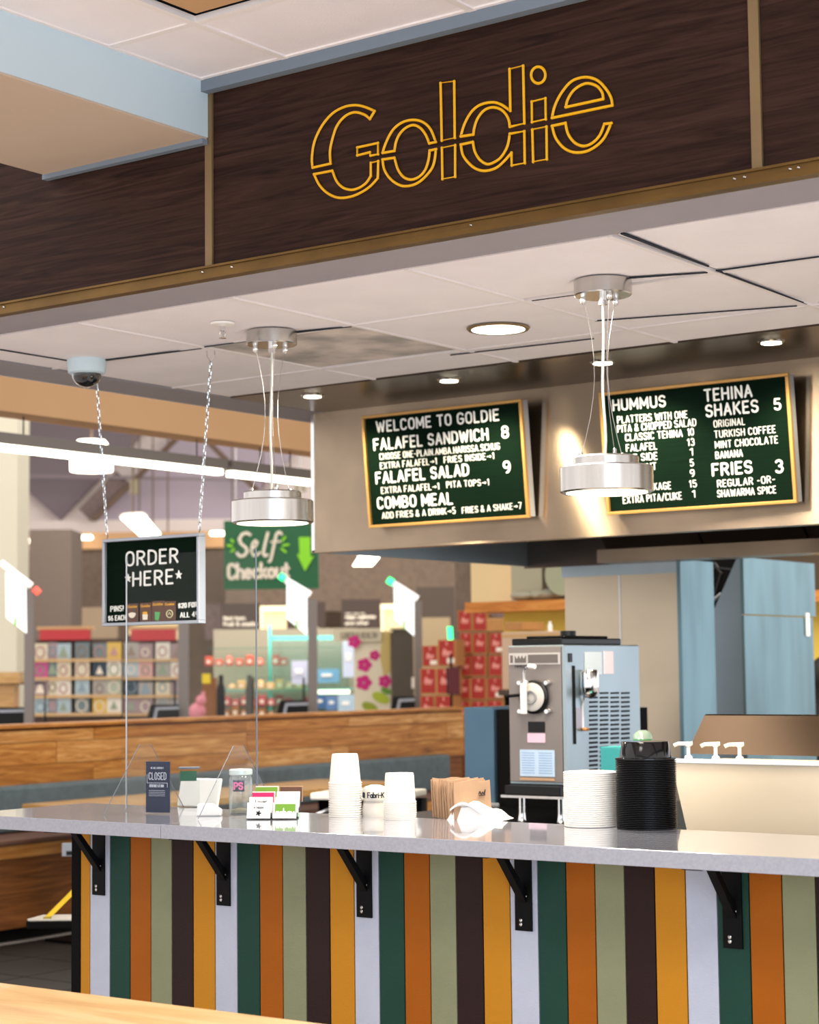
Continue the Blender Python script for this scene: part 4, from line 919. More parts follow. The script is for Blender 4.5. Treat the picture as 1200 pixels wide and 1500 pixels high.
# teal box and green cup behind bowls
P = at(898, 1130, Y=5.9); P.z = .9005
t = thing('teal_box', 'teal box standing behind the black bowls', 'box', P, 0)
zt = at(898, 1096, Y=5.9).z-.9005; bm = bmesh.new(); bx(bm, -.05, .06, 0, .1, 0, zt); obj('box_body', bm, 'teal_box', t, False, bevel=.003); B('box_flap', mat('teal_flap', '3FA3A2', .5), -.05, .06, 0, .1, zt, zt+.004, t, False)
P = at(942, 1100, Y=5.95); P.z = .9005; zt = at(942, 1070, Y=5.95).z-.9
t = thing('green_cup', 'clear dome lidded cup with green contents behind the bowls', 'cup', P)
bm = bmesh.new(); lathe(bm, [(.026, 0), (.034, zt-.04), (.034, zt-.03)], 20); obj('cup_body', bm, mat('green_drink', '3C9A50', .3), t, False, True)
bm = bmesh.new(); lathe(bm, [(.035, zt-.03), (.031, zt-.012), (.016, zt), (0, zt+.001)], 20); obj('dome_lid', bm, clear('lid_clear', 'D5EEDC', .35, .3), t, False, True)

# =================================================================== STEEL WALLS BEHIND
sb = thing('steel_splashback', 'tall stainless cladding behind the drink machine, two seamed sheets', 'cladding', (-4.5, 7.8, 0))
XR = at(994, 900, Y=7.8).x; XL = at(828, 900, Y=7.8).x; XM = at(909, 900, Y=7.8).x
YB = at(1041, 900, X=XR).y
B('steel_sheet', 'steel_warm', XL, XM-.003, 7.8, 7.83, 0, 1.885, sb); B('steel_sheet', 'steel_warm', XM+.003, XR, 7.8, 7.83, 0, 1.885, sb)
B('header', 'steel_flat', XL-.01, XR, 7.79, 7.83, 1.885, 1.944, sb)
B('return_panel', mat('cool_steel', '6F8E98', .34, .8, .28, 2.2, (3, 3, .6)), XR+.0005, XR+.02, 7.79, YB, 0, 1.944, sb)
B('seam', mat('seam_light', 'D8DDE0', .3, .6), XM-.0028, XM+.0028, 7.796, 7.81, 0, 1.885, sb)
XB = at(1086, 900, Y=8.6).x; YC = at(1187, 900, X=XB).y; zT = 1.99
fp = thing('steel_fryer_partition', 'pale steel partition column right of the splashback', 'cladding', (XB, 9, 0))
bm = bmesh.new(); xl = at(1036, 900, Y=8.6).x
z1 = at(1045, 900, Y=8.6).z; xt = at(1080, 825, Y=8.6).x
prism(bm, [(xl, 8.6, 0), (XB, 8.6, 0), (XB, 8.6, zT), (xt, 8.6, zT), (xl, 8.6, z1-.05)], (0, .02, 0)); obj('front_sheet', bm, mat('shade_steel', '8295A4', .4, .7, .1, 3), fp)
mz = at(1130, 902, X=XB).z
B('side_sheet', mat('cool_steel', '6F8E98', .36, .75), XB+.001, XB+.015, 8.6, YC, 0, mz-.003, fp)
B('side_sheet', mat('cool_steel', '6F8E98', .36, .75), XB+.001, XB+.018, 8.6, YC+.03, mz+.003, zT, fp)
B('clip', 'white', XB+.018, XB+.024, YC-.1, YC-.06, mz-.1, mz+.02, fp)
gp = thing('wall_bracket', 'black folded bracket in the gap under the hood', 'bracket', (xl, 8.9, 1.8))
pA, pB = at(1040, 822, Y=8.9), at(1080, 880, Y=8.9)
bm = bmesh.new(); bx(bm, pA.x-.05, pB.x+.02, 8.9, 8.93, pB.z-.05, pA.z+.1); obj('opening_shade', bm, 'black_matte', gp)  # black sheet stands in for the dark of the opening behind the bracket
bm = bmesh.new(); tube(bm, [at(1046, 826, Y=8.8), at(1058, 840, Y=8.8), at(1048, 872, Y=8.8)], .012, 8); tube(bm, [at(1044, 832, Y=8.8), at(1078, 836, Y=8.8)], .01, 8); obj('bracket_arm', bm, 'black', gp)
bm = bmesh.new(); tube(bm, [at(1044, 880, Y=8.78), at(1056, 870, Y=8.78)], .008, 8); obj('pale_clip', bm, 'alu', gp)

# rear kitchen wall and shelf
wb = thing('wall_back', None, None, (-6, 10.4, 0), kind='structure')
B('wall_body', 'yellow_wall', at(738, 900, Y=10.4).x, -4.4, 10.4, 10.5, 0, at(760, 893, Y=10.4).z, wb)
zs = at(760, 880, Y=10.2).z
B('upper_wall', 'cream_wall', at(690, 850, Y=10.6).x, at(749, 850, Y=10.6).x, 10.6, 10.7, zs, 3.2, wb)
B('upper_wall', mat('grey_green_wall', 'A6A68E', .8), at(749, 850, Y=10.6).x+.001, at(794, 850, Y=10.6).x, 10.6, 10.7, zs, 3.2, wb)
B('upper_wall', mat('dark_olive_wall', '4A3F30', .8), at(794, 850, Y=10.6).x+.001, -4.4, 10.6, 10.7, zs-.02, 3.2, wb)
B('wall_lower', 'dark_wall', at(667, 850, Y=15.2).x, -6.5, 15.2, 15.3, 0, 3.2, wb)
sh = thing('wood_shelf', 'orange wood shelf ledge above the yellow wall', 'shelf', (-6.5, 10.3, 1.8))
B('shelf_board', 'orange_wood', at(681, 890, Y=10.2).x, -4.4, 10.2, 10.55, at(760, 895, Y=10.2).z, zs, sh)
for k, (x, w) in enumerate(((770, .10), (800, .12))):
    P = at(x, 878, Y=10.35); P.z = zs+.0005
    t = thing('wrapped_bundle', ('crumpled plastic bundle on wood shelf, left one', 'crumpled plastic bundle on wood shelf, beside the steel sheets')[k], 'bundle', P, 0, 'bundles on the wood shelf')
    bm = bmesh.new(); bmesh.ops.create_icosphere(bm, subdivisions=3, radius=1)
    for v in bm.verts: v.co = Vector((v.co.x*w, v.co.y*.08, (v.co.z+1)*.035))*(1+random.uniform(-.08, .08)); v.co.z = max(0, v.co.z)
    obj('bundle_wrap', bm, mat('grey_plastic_wrap', '9C9A86', .4), t, False, True)
P = at(829, 842, Y=10.3); 
bm = bmesh.new(); yl(bm, [(.0, 0), (.11, .01), (.13, .03), (.13, .04), (0, .041)], P, 24); tag(obj('round_plate', bm, mat('sage_plate', '9DA486', .5), None), 'pale round plate edge leaning behind steel cladding', 'plate')
# cardboard and white things on top beside the machine
def rb(label, px, Y, m='cardboard', name='cardboard_box', group=None, cat='box'):
    x0, y0, x1, y1 = px; a, b = at(x0, y1, Y=Y), at(x1, y0, Y=Y)
    t = thing(name, label, cat, (a.x, Y, a.z), 0, group); B('box_body', m, 0, b.x-a.x, 0, .25, 0, b.z-a.z, t, False, bevel=.003)
    B('tape', mat('tape_tan', 'C9A06A', .5), 0, b.x-a.x, -.001, 0, (b.z-a.z)*.9, (b.z-a.z)*.96, t, False)
    return t
# carton stacks (printed red faces, brown corners)
def carton(label, x0, y0, x1, y1, Y, sticker=False):
    a, b = at(x0, y1, Y=Y), at(x1, y0, Y=Y); w, h = b.x-a.x, b.z-a.z
    t = thing('printed_carton', label, 'carton', (a.x, Y, a.z), 0, 'red cartons stacked beyond the half wall')
    B('carton_body', 'cardboard', 0, w-.004, 0, .3, 0, h-.004, t, False)
    B('red_print', 'red_box', w*.06, w*.90, -.003, 0, h*.05, h*.95, t, False)
    bm = bmesh.new(); cv_ = lambda x, z, d: (x, -.003-d, z)
    stroke2d(bm, [(w*.3, h*.45), (w*.36, h*.62), (w*.44, h*.47), (w*.5, h*.55), (w*.58, h*.46), (w*.72, h*.52)], h*.09, cv_, .001)
    stroke2d(bm, [(w*.3, h*.40), (w*.70, h*.40)], h*.05, cv_, .001); stroke2d(bm, [(w*.5, h*.9), (w*.5, h*.8)], h*.07, cv_, .001)
    tag(obj('script_logo', bm, mat('pale_pink_print', 'D98F84', .6), t, False), kind='stuff')
    if sticker: B('white_sticker', 'cream_print', w*.5, w*.92, -.0045, -.003, h*.1, h*.3, t, False)
YR = 14.5
for (xa_, xb_, yy_) in ((616, 663.5, YR-.15), (667, 738, YR)):
    a, b = at(xa_, 1056 if xa_ < 630 else 1060, Y=yy_), at(xb_, 1060, Y=yy_)
    pt_ = thing('pallet_table', 'low wooden stand carrying the %s red cartons' % ('left' if xa_ < 630 else 'right'), 'stand', (a.x, yy_, 0)); B('stand_body', 'oak_dark', a.x, b.x, yy_+.01, yy_+.13, 0, a.z-.002, pt_)
for n_, (x0, y0, x1, y1, s_) in enumerate([(671,893,692,925,0), (693,892,714,925,0), (674,926,692,958,0), (693,926,714,958,0), (717,926,737,958,1), (671,960,692,991,0), (691,959,713,991,0), (716,959,738,991,0),
        (669,993,690,1025,0), (690,992,713,1025,0), (714,992,738,1024,1), (667,1026,690,1060,0), (691,1026,712,1060,0), (713,1025,738,1060,0),
        (619,945,642,977,1), (642,936,668,976,1), (616,978,640,1017,0), (640,978,664,1017,0), (616,1018,637,1056,0), (638,1018,663,1056,0)]):
    rows = ['topmost', 'second', 'third', 'fourth', 'fifth']
    colname = 'column of five, second from left' if x0 < 680 and x0 > 664 else 'middle column' if 685 < x0 < 705 else 'column against the drink machine' if x0 > 705 else ('leftmost column' if x0 < 636 else 'second-to-left column')
    row = rows[min(4, max(0, round((y0-893)/33)))]
    carton('red printed carton, %s row of the %s' % (row, colname), x0, y0, x1, y1, YR if x0 > 666 else YR-.15, s_)
rb('plain brown carton behind the red cartons, under the shelf', (714, 905, 738, 925), 14.5); rb('open grey topped carton beside the yellow wall', (716, 893, 739, 905), 14.55, 'speckle', 'grey_carton')
t = rb('low brown box on top of the pale crate by yellow wall', (740, 911, 765, 923.6), 9.45)
t = rb('pale beige appliance box behind the drink machine', (736, 924, 828, 1010), 9.4, mat('beige_box', 'CDB094', .7), 'appliance_box')
az_, bz_ = at(730, 1010, Y=9.36), at(834, 1010, Y=9.36); tb_ = thing('steel_table', 'steel table mostly hidden behind the drink machine', 'table', (az_.x, 9.4, 0)); B('tabletop', 'steel_dark', az_.x, bz_.x, 9.36, 9.7, at(736, 1010, Y=9.4).z-.035, at(736, 1010, Y=9.4).z-.002, tb_); B('table_base', 'black_matte', az_.x+.03, bz_.x-.03, 9.38, 9.68, 0, at(736, 1010, Y=9.4).z-.036, tb_)
P = at(806, 926, Y=9.6); bm = bmesh.new(); lathe(bm, [(.014, 0), (.014, .05), (.008, .055), (.008, .07), (0, .0701)], 14, at(806, 928, Y=9.5)); tag(obj('white_bottle', bm, 'white', None, smooth=True), 'tiny white capped bottle on the beige appliance box', 'bottle')

# =================================================================== HALF WALL, BANQUETTE, TABLES
PX = -8.45
pw = thing('wall_partition', None, None, (PX, 8, 0), kind='structure')
B('wall_core', 'oak_dark', PX-.14, PX-.02, 4.6, 12.24, 0, 1.145, pw)
ye = 4.6; rows_ = [(.80, .93), (.93, 1.06), (1.06, 1.13)]
for ri, (z0, z1) in enumerate(rows_):
    y = 4.6+(.3 if ri % 2 else 0)*1.0-.3*(ri % 2); L = 1.3; first = True
    y = 4.6; kk = 0
    while y < 12.2:
        L = (1.1, 1.7, .9, 1.4)[(kk+ri*2) % 4]; y2 = min(12.235, y+L)
        nm = ('oak', 'oak_b', 'oak_c')[(kk+ri) % 3]
        if nm == 'oak_b': m_ = wood('oak_b', '9A6430', 'CC9150', 'E6B878', 2.1, (7, .7, 9), 2.6, .42)
        elif nm == 'oak_c': m_ = wood('oak_c', '7E4A1E', 'B47434', 'D29A52', 2.7, (6, .5, 10), 2.0, .42)
        else: m_ = 'oak'
        B('plank', m_, PX-.02, PX+.003*((kk*7+ri) % 3), y+.002, y2-.002, z0+.002, z1-.002, pw); y = y2; kk += 1
B('cap_rail', 'oak', PX-.16, PX+.025, 4.55, 12.25, 1.145, 1.166, pw, bevel=.003)
bq = thing('banquette', 'long banquette with blue grey back cushion and wood base along half wall', 'bench', (-8.1, 8, 0))
B('back_cushion', 'blue_fabric', -8.44, -8.32, 4.7, 11.87, .565, .822, bq, bevel=.02)
B('seat_cushion', 'brown_seat', -8.319, -7.98, 4.7, 11.87, .528, .562, bq, bevel=.012)
B('seat_rail', 'oak', -8.3, -8.0, 4.7, 11.87, .46, .527, bq)
B('seat_base', 'oak_dark', -8.3, -8.02, 4.7, 11.87, .08, .459, bq); B('toe_kick', 'black_matte', -8.3, -8.1, 4.7, 11.87, 0, .079, bq)
# bistro table in the booth
tt = thing('booth_table', 'long light wood booth table seen beyond counter\'s left end', 'table', (-7.9, 8.4, 0))
a, b = at(35, 1173, Z=.75), at(470, 1150, Z=.75)
bm = bmesh.new(); bx(bm, -7.98, -7.35, 7.3, 9.9, .71, .75); obj('tabletop', bm, 'oak_x', tt, bevel=.004)
for y in (7.6, 9.6):
    B('leg', 'black_metal', -7.72, -7.62, y-.05, y+.05, .02, .709, tt); B('foot_plate', 'black_metal', -7.9, -7.44, y-.2, y+.2, 0, .0195, tt)
# chrome-edged white table right of it
P = at(470, 1165, Y=6.3)
t = thing('tubular_chair', 'white seat chair with bent chrome tube behind counter cups', 'chair', (P.x, P.y, 0), .3)
zz = P.z; bm = bmesh.new(); bx(bm, -.05, .35, 0, .35, zz-.02, zz+.01); obj('seat', bm, 'white', t, False, bevel=.008)
bm = bmesh.new(); tube(bm, [(-.06, -.02, 0.01), (-.06, -.02, zz-.16), (-.03, -.02, zz-.09), (.04, -.02, zz-.06), (.12, -.02, zz-.05)], .011, 8); tube(bm, [(.3, -.02, 0.01), (.3, -.02, zz-.03)], .011, 8); tube(bm, [(.3, .33, 0.01), (.3, .33, zz-.03)], .011, 8); tube(bm, [(-.04, .33, 0.01), (-.04, .33, zz-.03)], .011, 8); obj('tube_frame', bm, 'chrome', t, False, True)
B('seat_back', 'black', -.04, .34, .36, .38, zz-.3, zz-.03, t, False)
# high chair tray at far left
P = at(75, 1345, Y=5.15)
t = thing('high_chair', 'black high chair with pale tray and yellow strap beside the counter end', 'high chair', (P.x, P.y, 0), YAW)
zz = P.z; a0 = at(38, 1340, Y=5.15)-at(75, 1345, Y=5.15)
bm = bmesh.new(); poly = [(-.075+.02*math.cos(R_(a_)), -.0+.02*math.sin(R_(a_)), zz-.01) for a_ in (270, 240, 210, 180, 150)]+[(-.06, .12, zz-.01), (.26, .12, zz-.01), (.26, -.02, zz-.01)]
prism(bm, poly, (0, 0, -.028)); obj('tray_base', bm, 'black_matte', t, False, bevel=.004)
bm = bmesh.new(); poly = [(x+.004, y+.003, zz-.0095) for x, y, _ in poly]; prism(bm, poly, (0, 0, .008)); obj('tray', bm, mat('grey_tray', 'BDB9B0', .3), t, False, bevel=.003)
bm = bmesh.new(); prism(bm, [(-.028, .02, zz+.003), (-.002, .02, zz+.003), (.09, .04, zz+.095), (.08, .04, zz+.11)], (0, .002, .0)); obj('strap', bm, 'yellow_strap', t, False)
B('strap_buckle', mat('olive_strap', '9A8A14', .5), -.03, -.003, -.003, .02, zz-.004, zz+.004, t, False)
for x, y in ((.13, .03), (.24, .0), (.13, .1), (.24, .1)): bm = bmesh.new(); tube(bm, [(x, y, 0.005), (x, y, zz-.04)], .012, 6); obj('leg', bm, 'black', t, False)
P = at(97, 1245, Y=6.3)
t = thing('napkin_holder', 'small grey metal holder just left of the counter front', 'holder', (P.x, P.y, 0), YAW)
zz = P.z; B('holder_face', 'alu', -.02, .05, 0, .02, zz-.03, zz+.03, t, False, bevel=.002); B('slot', 'black', 0, .05, -.001, .0, zz-.025, zz-.005, t, False); B('post', 'black_matte', .03, .04, .012, .018, 0, zz-.03, t, False)
# foreground table
t = thing('dining_table', 'light maple table top in the near foreground corner', 'table', (-3.6, 2.6, 0))
bm = bmesh.new(); bx(bm, -4.9, -2.1, 2.1, 3.04, .725, .76); obj('tabletop', bm, 'oak_x', t, bevel=.006)
for x in (-4.5, -2.5): B('leg', 'black_metal', x-.04, x+.04, 2.5, 2.6, .02, .724, t); B('foot_plate', 'black_metal', x-.3, x+.3, 2.25, 2.85, 0, .0195, t)

# =================================================================== SALES FLOOR BEYOND
# tan bulkhead above and strip light
bh = B('beam', 'tan_paint', -7.7, -7.5, 5.2, 15, 2.812, 3.6); bh['kind'] = 'structure'
for (x0, y0, x1, y1, lab) in ((-30, 652, 322, 691, 'long white linear tube lamp at left, below tan beam'), (333, 693, 455, 707, 'shorter linear tube lamp left of the hood corner')):
    a, b = at(x0, y0, X=-7.6), at(x1, y1, X=-7.6); z = (a.z+b.z)/2
    t = thing('linear_lamp', lab, 'lamp', (-7.6, (a.y+b.y)/2, z), 0, 'linear lamps under the beam')
    B('lamp_housing', mat('lamp_housing', '77706A', .5, .4), -7.64, -7.56, a.y, b.y+.03, z+.015, z+.075, t)
    B('tube', 'lamp', -7.625, -7.575, a.y+.02, b.y, z-.018, z+.0145, t)
    for y in (a.y+.3, b.y-.2): bm = bmesh.new(); tube(bm, [(-7.6, y, z+.075), (-7.6, y, 2.812)], .004, 5); obj('hanger', bm, 'black_metal', t)
cl = FB('pillar', mat('sage_white_column', 'D6D3BF', .7), (-60, 560, 22, 1400), 16.2, .5); cl['kind'] = 'structure'
fb_ = FB('trim_4', 'oak_x', (-60, 985, 28, 1200), 12.4, .1) if False else None
# far wall of roof panels and trusses
fw = thing('wall_far', None, None, at(240, 800, D=31).xy.to_3d(), kind='structure')
FB('upper_wall', 'pink_white', (-100, 430, 700, 782), 31.2, .2, fw)
FP('roof_panel', 'mauve', [(-40, 560), (215, 628), (88, 762), (22, 703), (-40, 640)], 30.8, .1, fw)
FP('roof_panel', 'lavender', [(135, 762), (252, 640), (262, 600), (420, 640), (428, 668), (332, 766)], 30.8, .1, fw)
FB('cross_beam', 'pink_white', (-40, 764, 700, 782), 30.5, .2, fw)
FP('speckled_panel', 'speckle', [(115, 746), (170, 690), (188, 706), (131, 761)], 30.2, .1, fw)
FP('truss', 'brown_metal', [(132, 763), (140, 763), (268, 637), (262, 633)], 30.0, .1, fw)
FP('truss', 'brown_metal', [(292, 640), (303, 640), (380, 716), (371, 719)], 30.0, .1, fw)
FP('rail', mat('grey_rail', '8A8084', .7), [(22, 694), (455, 703), (455, 706), (22, 699)], 30.1, .05, fw)
FB('truss_plate', mat('truss_plate', 'A89E86', .7), (190, 702, 205, 724), 29.9, .05, fw); FB('truss_plate', mat('truss_plate', 'A89E86', .7), (432, 707, 448, 720), 29.9, .05, fw)
FP('truss_plate', 'black_matte', [(424, 657), (441, 657), (433, 665)], 29.9, .05, fw)
for x in (204, 224, 246, 341, 386):
    a, z0 = fa(x, 790, 29.8); _, z1 = fa(x, 600, 29.8); bm = bmesh.new(); tube(bm, [(a, 29.8, z0), (a, 29.8, z1)], .012, 5); obj('wire', bm, 'brown_metal', fw, F=True)
FB('low_ceiling', 'tan_paint', (-40, 782, 330, 802), 29.5, .2, fw)
FB('lower_wall', 'dark_wall', (-100, 800, 760, 1250), 29.6, .2, fw)
FB('low_bulkhead', 'dark_wall', (330, 770, 760, 892), 27.5, .2, fw)
FB('wall_block', mat('taupe_wall', 'A08C74', .8), (103, 890, 172, 935), 28.5, .2, fw)
FB('wall_block', mat('taupe_wall2', '9E8B6C', .8), (600, 905, 662, 1100), 23, .1, fw)
FB('dark_block', mat('umber_wall', '453A32', .8), (610, 860, 700, 1000), 26, .1, fw)
FP('arch', 'cream_wall', [(188, 918), (258, 905), (268, 912), (268, 955), (250, 930), (188, 930)], 28, .1, fw)
FB('speckled_wall', 'speckle', (300, 885, 470, 935), 28.6, .1, fw)
col2 = FB('pillar', mat('dark_pillar', '5C5048', .8), (43, 776, 103, 1300), 24, .8); col2['kind'] = 'structure'
col3 = FB('pillar', mat('umber_pillar', '5A4A3C', .8), (667, 815, 691, 1300), 22, .6); col3['kind'] = 'structure'
for k, (x0, y0, x1, y1) in enumerate(((113, 784, 135, 790), (307, 778, 330, 784), (32, 789, 46, 795), (22, 790, 30, 795))[:3]):
    t = ft('ceiling_downlight', ('far oval downlight beside the dark pillar', 'far oval downlight right of the order board', 'far oval downlight at the left by the pale pillar')[k], 'downlight', (x0+x1)/2, y1, 29.3, 'far downlights')
    FB('diffuser', 'lamp', (x0, y0, x1, y1), 29.25, .1, t, .05)
# windows with light
for k, (x0, y0, x1, y1) in enumerate(((381, 888, 420, 938), (558, 885, 600, 925), (633, 884, 655, 925))):
    w_ = FB('window_%d' % (k+1), mat('cream_window', 'E8D6A8', .6, emit=.35), (x0, y0, x1, y1), 27.2, .1); w_['kind'] = 'structure'
    FB('window_head', mat('window_head', 'F5E8BC', .6, emit=.9), (x0-1, y0, x1, y0+7), 27.1, .05, w_); FB('window_side', mat('window_head', 'F5E8BC', .6, emit=.9), (x0, y0+7, x0+4, y1), 27.1, .05, w_)
# pendant shop lamps
t = ft('shop_lamp', 'bright white drum lamp behind the chain, crossing the strip light', 'lamp', 134, 690, 22)
bm = bmesh.new(); a, z = fa(134, 690, 22); lathe(bm, [(.24, 0), (.24, .16), (.2, .2), (.19, .3), (.16, .35), (0, .351)], 24, (a, 22, z)); obj('glass_shade', bm, 'lamp', t, F=True, smooth=True)
bm = bmesh.new(); tube(bm, [(a, 22, z+.35), (a, 22, 6.2)], .012, 5); obj('hanger', bm, 'brown_metal', t, F=True)
t = ft('panel_lamp', 'tilted bright panel lamp above the order board', 'lamp', 205, 785, 20)
FP('diffuser', 'lamp', [(176, 758), (213, 756), (235, 782), (206, 786)], 20, .05, t); FP('housing', 'white_paint', [(180, 752), (208, 750), (216, 755), (174, 758)], 20.06, .1, t)
bm = bmesh.new(); a, z = fa(195, 752, 20.1); tube(bm, [(a, 20.1, z-.02), (a, 20.1, 6.2)], .01, 5); obj('hanger', bm, 'brown_metal', t, F=True)
t = ft('panel_lamp', 'bright panel lamp under the hood\'s left edge', 'lamp', 535, 830, 22)
FP('diffuser', 'lamp', [(526, 815), (556, 816), (545, 829), (517, 829)], 22, .05, t); FB('housing', 'white_paint', (524, 812, 557, 815), 22.06, .1, t)
bm = bmesh.new(); a, z = fa(540, 812, 22.1); tube(bm, [(a, 22.1, z-.02), (a, 22.1, 6.2)], .01, 5); obj('hanger', bm, 'brown_metal', t, F=True)
# dark hanging signs with writing
def brown_sign(label, rect, txt, D=26):
    t = ft('hanging_sign', label, 'sign', rect[0], rect[3], D, 'brown hanging signs'); FB('sign_panel', 'brown_sign', rect, D, .06, t)
    for s, x0, y0, x1, h in txt:
        a0, z0 = fa(x0, y0, D); a1, _ = fa(x1, y0, D); hh = h*D/F
        bm = bmesh.new(); text(bm, s, (a0, z0), (a1, z0), hh, hh*.24, lambda x, z, d: (x, D-d, z), .01); obj('lettering', bm, 'cream_print', t, F=True)
    return t
brown_sign('dark brown sign reading meat, fruit and snacks, behind acrylic', (324, 884, 381, 942), [('Meat feast,', 328, 908, 360, 5), ('Fruit & snacks', 328, 917, 376, 6)])
FB('badge', mat('badge_olive', '8FA060', .6), (345, 923, 359, 934), 25.9, .03, bpy.data.objects['hanging_sign'])
brown_sign('dark brown sign partly behind the second bright post panel', (420, 882, 477, 940), [('coffee &', 426, 925, 468, 5), ('bakery', 426, 934, 468, 5)])
brown_sign('dark brown sign reading vegan, vegetarian, above floral banner', (500, 878, 558, 930), [('vegan, vegetarian', 506, 906, 550, 5), ('and other', 506, 915, 540, 5), ('we serve', 506, 900, 534, 3)])
# self checkout sign
D = 19
t = ft('checkout_sign', 'large green hanging sign reading self checkout with lime arrow', 'sign', 328, 862, D)
FB('sign_panel', 'green_sign', (328, 763, 467, 862), D, .08, t)
cvS = lambda x, z, d: (x, D-d, z)
def pt(x, y): return fa(x, y, D)
pxm = D/F
bm = bmesh.new(); text(bm, 'Checkout', pt(335, 848), pt(423, 845), 21*pxm, 4.6*pxm, cvS, .02); obj('lettering', bm, 'cream_print', t, F=True)
bm = bmesh.new()     # script "Self", traced strokes
o_ = (300, 750); k_ = 3.0
for pl, w in (([(200,100),(185,92),(165,98),(152,120),(160,140),(180,155),(188,172),(175,192),(155,195),(143,182)], 13), ([(205,165),(225,150),(232,133),(222,125),(210,140),(205,170),(213,192),(230,190),(243,178)], 10),
              ([(278,92),(268,130),(260,165),(258,185),(266,194),(276,188)], 12), ([(338,97),(328,88),(316,96),(308,130),(298,180),(290,212),(283,218)], 12), ([(292,132),(332,130)], 8)):
    stroke2d(bm, [pt(o_[0]+x/k_, o_[1]+y/k_) for x, y in pl], w/k_*pxm, cvS, .02)
obj('script_lettering', bm, 'cream_print', t, F=True)
bm = bmesh.new(); ar = [(438,787),(455,787),(455,815),(460,815),(447,837),(435,812),(439,812)]; prism(bm, [(fa(x, y, D)[0], D-.001, fa(x, y, D)[1]) for x, y in ar], (0, -.02, 0)); obj('arrow', bm, 'lime', t, F=True)
bm = bmesh.new()
for a_, b_ in (((414,792),(418,787)), ((415,799),(423,798)), ((413,804),(419,809)), ((342,794),(339,791)), ((340,800),(334,799)), ((343,805),(339,808))): stroke2d(bm, [pt(*a_), pt(*b_)], 3.4*pxm, cvS, .02)
tag(obj('sparkle_marks', bm, 'lime', t, F=True), kind='stuff')
for x in (345, 440):
    bm = bmesh.new(); a, z = fa(x, 763, D); tube(bm, [(a, D+.04, z), (a, D+.04, 6.2)], .01, 5); obj('hanger', bm, 'nickel', t, F=True)

# checkout posts with bright side panels
def post(label, D, px, top, base_px, panel, cap, tip, dark=None):
    t = ft('checkout_post', label, 'post', px[0], top, D, 'self checkout posts', True)
    a0, z1 = fa(px[0], top, D); a1, _ = fa(px[1], top, D)
    B('pole', mat('post_grey', '837C78', .5, .3), a0, a1, D, D+(a1-a0), .0, z1, t, F=True)
    if panel: FP('light_panel', 'screen', panel, D-.01, .02, t)
    if panel:
        c = [((panel[0][0]+panel[3][0])/2, panel[2][1]-14)]
        bm = bmesh.new(); cx = (panel[0][0]+panel[1][0])/2; yb = panel[2][1]-22
        stroke2d(bm, [fa(cx, yb, D), fa(cx, yb+10, D)], 3*D/F, lambda x, z, d: (x, D-.012-d, z), .004); obj('arrow_print', bm, 'lime', t, F=True)
    if cap:
        bm = bmesh.new(); tube(bm, [(fa(x, y, D)[0], D-.02, fa(x, y, D)[1]) for x, y in cap], 4.5*D/F, 8); obj('top_bar', bm, mat('white_glow_bar', 'F2F4F0', .4, emit=.7), t, F=True, smooth=True)
    if tip:
        bm = bmesh.new(); tube(bm, [(fa(x, y, D)[0], D-.02, fa(x, y, D)[1]) for x, y in tip[0]], 5*D/F, 8); obj('status_lamp', bm, tip[1], t, F=True, smooth=True)
post('grey checkout post at left edge with red lamp tip', 14.0, (36, 49), 862, 1070, [(8, 838), (38, 861), (39, 928), (9, 905)], [(2, 824), (47, 858)], ([(51, 862), (58, 869)], 'red_light'))
post('grey checkout post standing behind the order board', 16.0, (261, 275), 905, 1060, None, None, None)
post('grey checkout post with bright panel right of acrylic screen', 17.0, (451, 464), 878, 1045, [(420, 856), (450, 874), (450, 931), (420, 906)], [(419, 850), (455, 871)], ([(410, 843), (417, 848)], 'lamp_green'))
post('grey checkout post with bright panel left of red cartons', 18.0, (606, 618), 880, 1040, [(577, 861), (607, 878), (607, 932), (578, 907)], [(577, 855), (612, 877)], ([(568, 849), (576, 854)], 'lamp_green'))
t = ft('checkout_post', 'short dark post with green lamp in front of red cartons', 'post', 659, 1050, 15.6, 'self checkout posts', True)
a0, z1 = fa(655, 940, 15.6); a1, _ = fa(662, 940, 15.6); B('pole', 'black_metal', a0+.02, a1, 15.6, 15.64, 0, z1-.1, t, F=True)
bm = bmesh.new(); tube(bm, [(fa(660, 935, 15.6)[0], 15.6, fa(660, 937, 15.6)[1]), (fa(659, 918, 15.6)[0], 15.6, fa(659, 918, 15.6)[1])], .022, 10); obj('status_lamp', bm, 'lamp_green', t, F=True, smooth=True)
FB('plum_panel', mat('plum_panel', '5C1C26', .5), (657, 978, 674, 1017), 15.5, .03, t); FB('panel_edge', 'black', (654, 978, 657, 1017), 15.5, .03, t)
# checkout screens
for k, (x0, y0, x1, y1) in enumerate(((-20, 1036, 40, 1075), (214, 1032, 262, 1068), (404, 1026, 451, 1062), (570, 1020, 608, 1056))):
    D = (14.2, 15.9, 16.8, 17.8)[k]
    t = ft('checkout_screen', ('tilted black checkout screen at the left edge', 'tilted black checkout screen below the order board', 'tilted black checkout screen beside the second bright post', 'tilted black checkout screen beside the third bright post')[k], 'screen', (x0+x1)/2, y1, D, 'checkout screens', True)
    FP('screen_back', 'black', [(x0+6, y0), (x1, y0), (x1, y1), (x0-2, y1)], D, .03, t)
    FP('silver_edge', 'alu', [(x0+14, y0+4), (x1, y0+3), (x1, y0+7), (x0+17, y0+8), (x0+12, y1), (x0+7, y1)], D-.02, .015, t)
    a0, z0 = fa(x0+10, y1, D); a1, _ = fa(x1-6, y1, D); B('stand', 'black_matte', a0, a1, D+.001, D+.3, 0, z0, t, F=True)
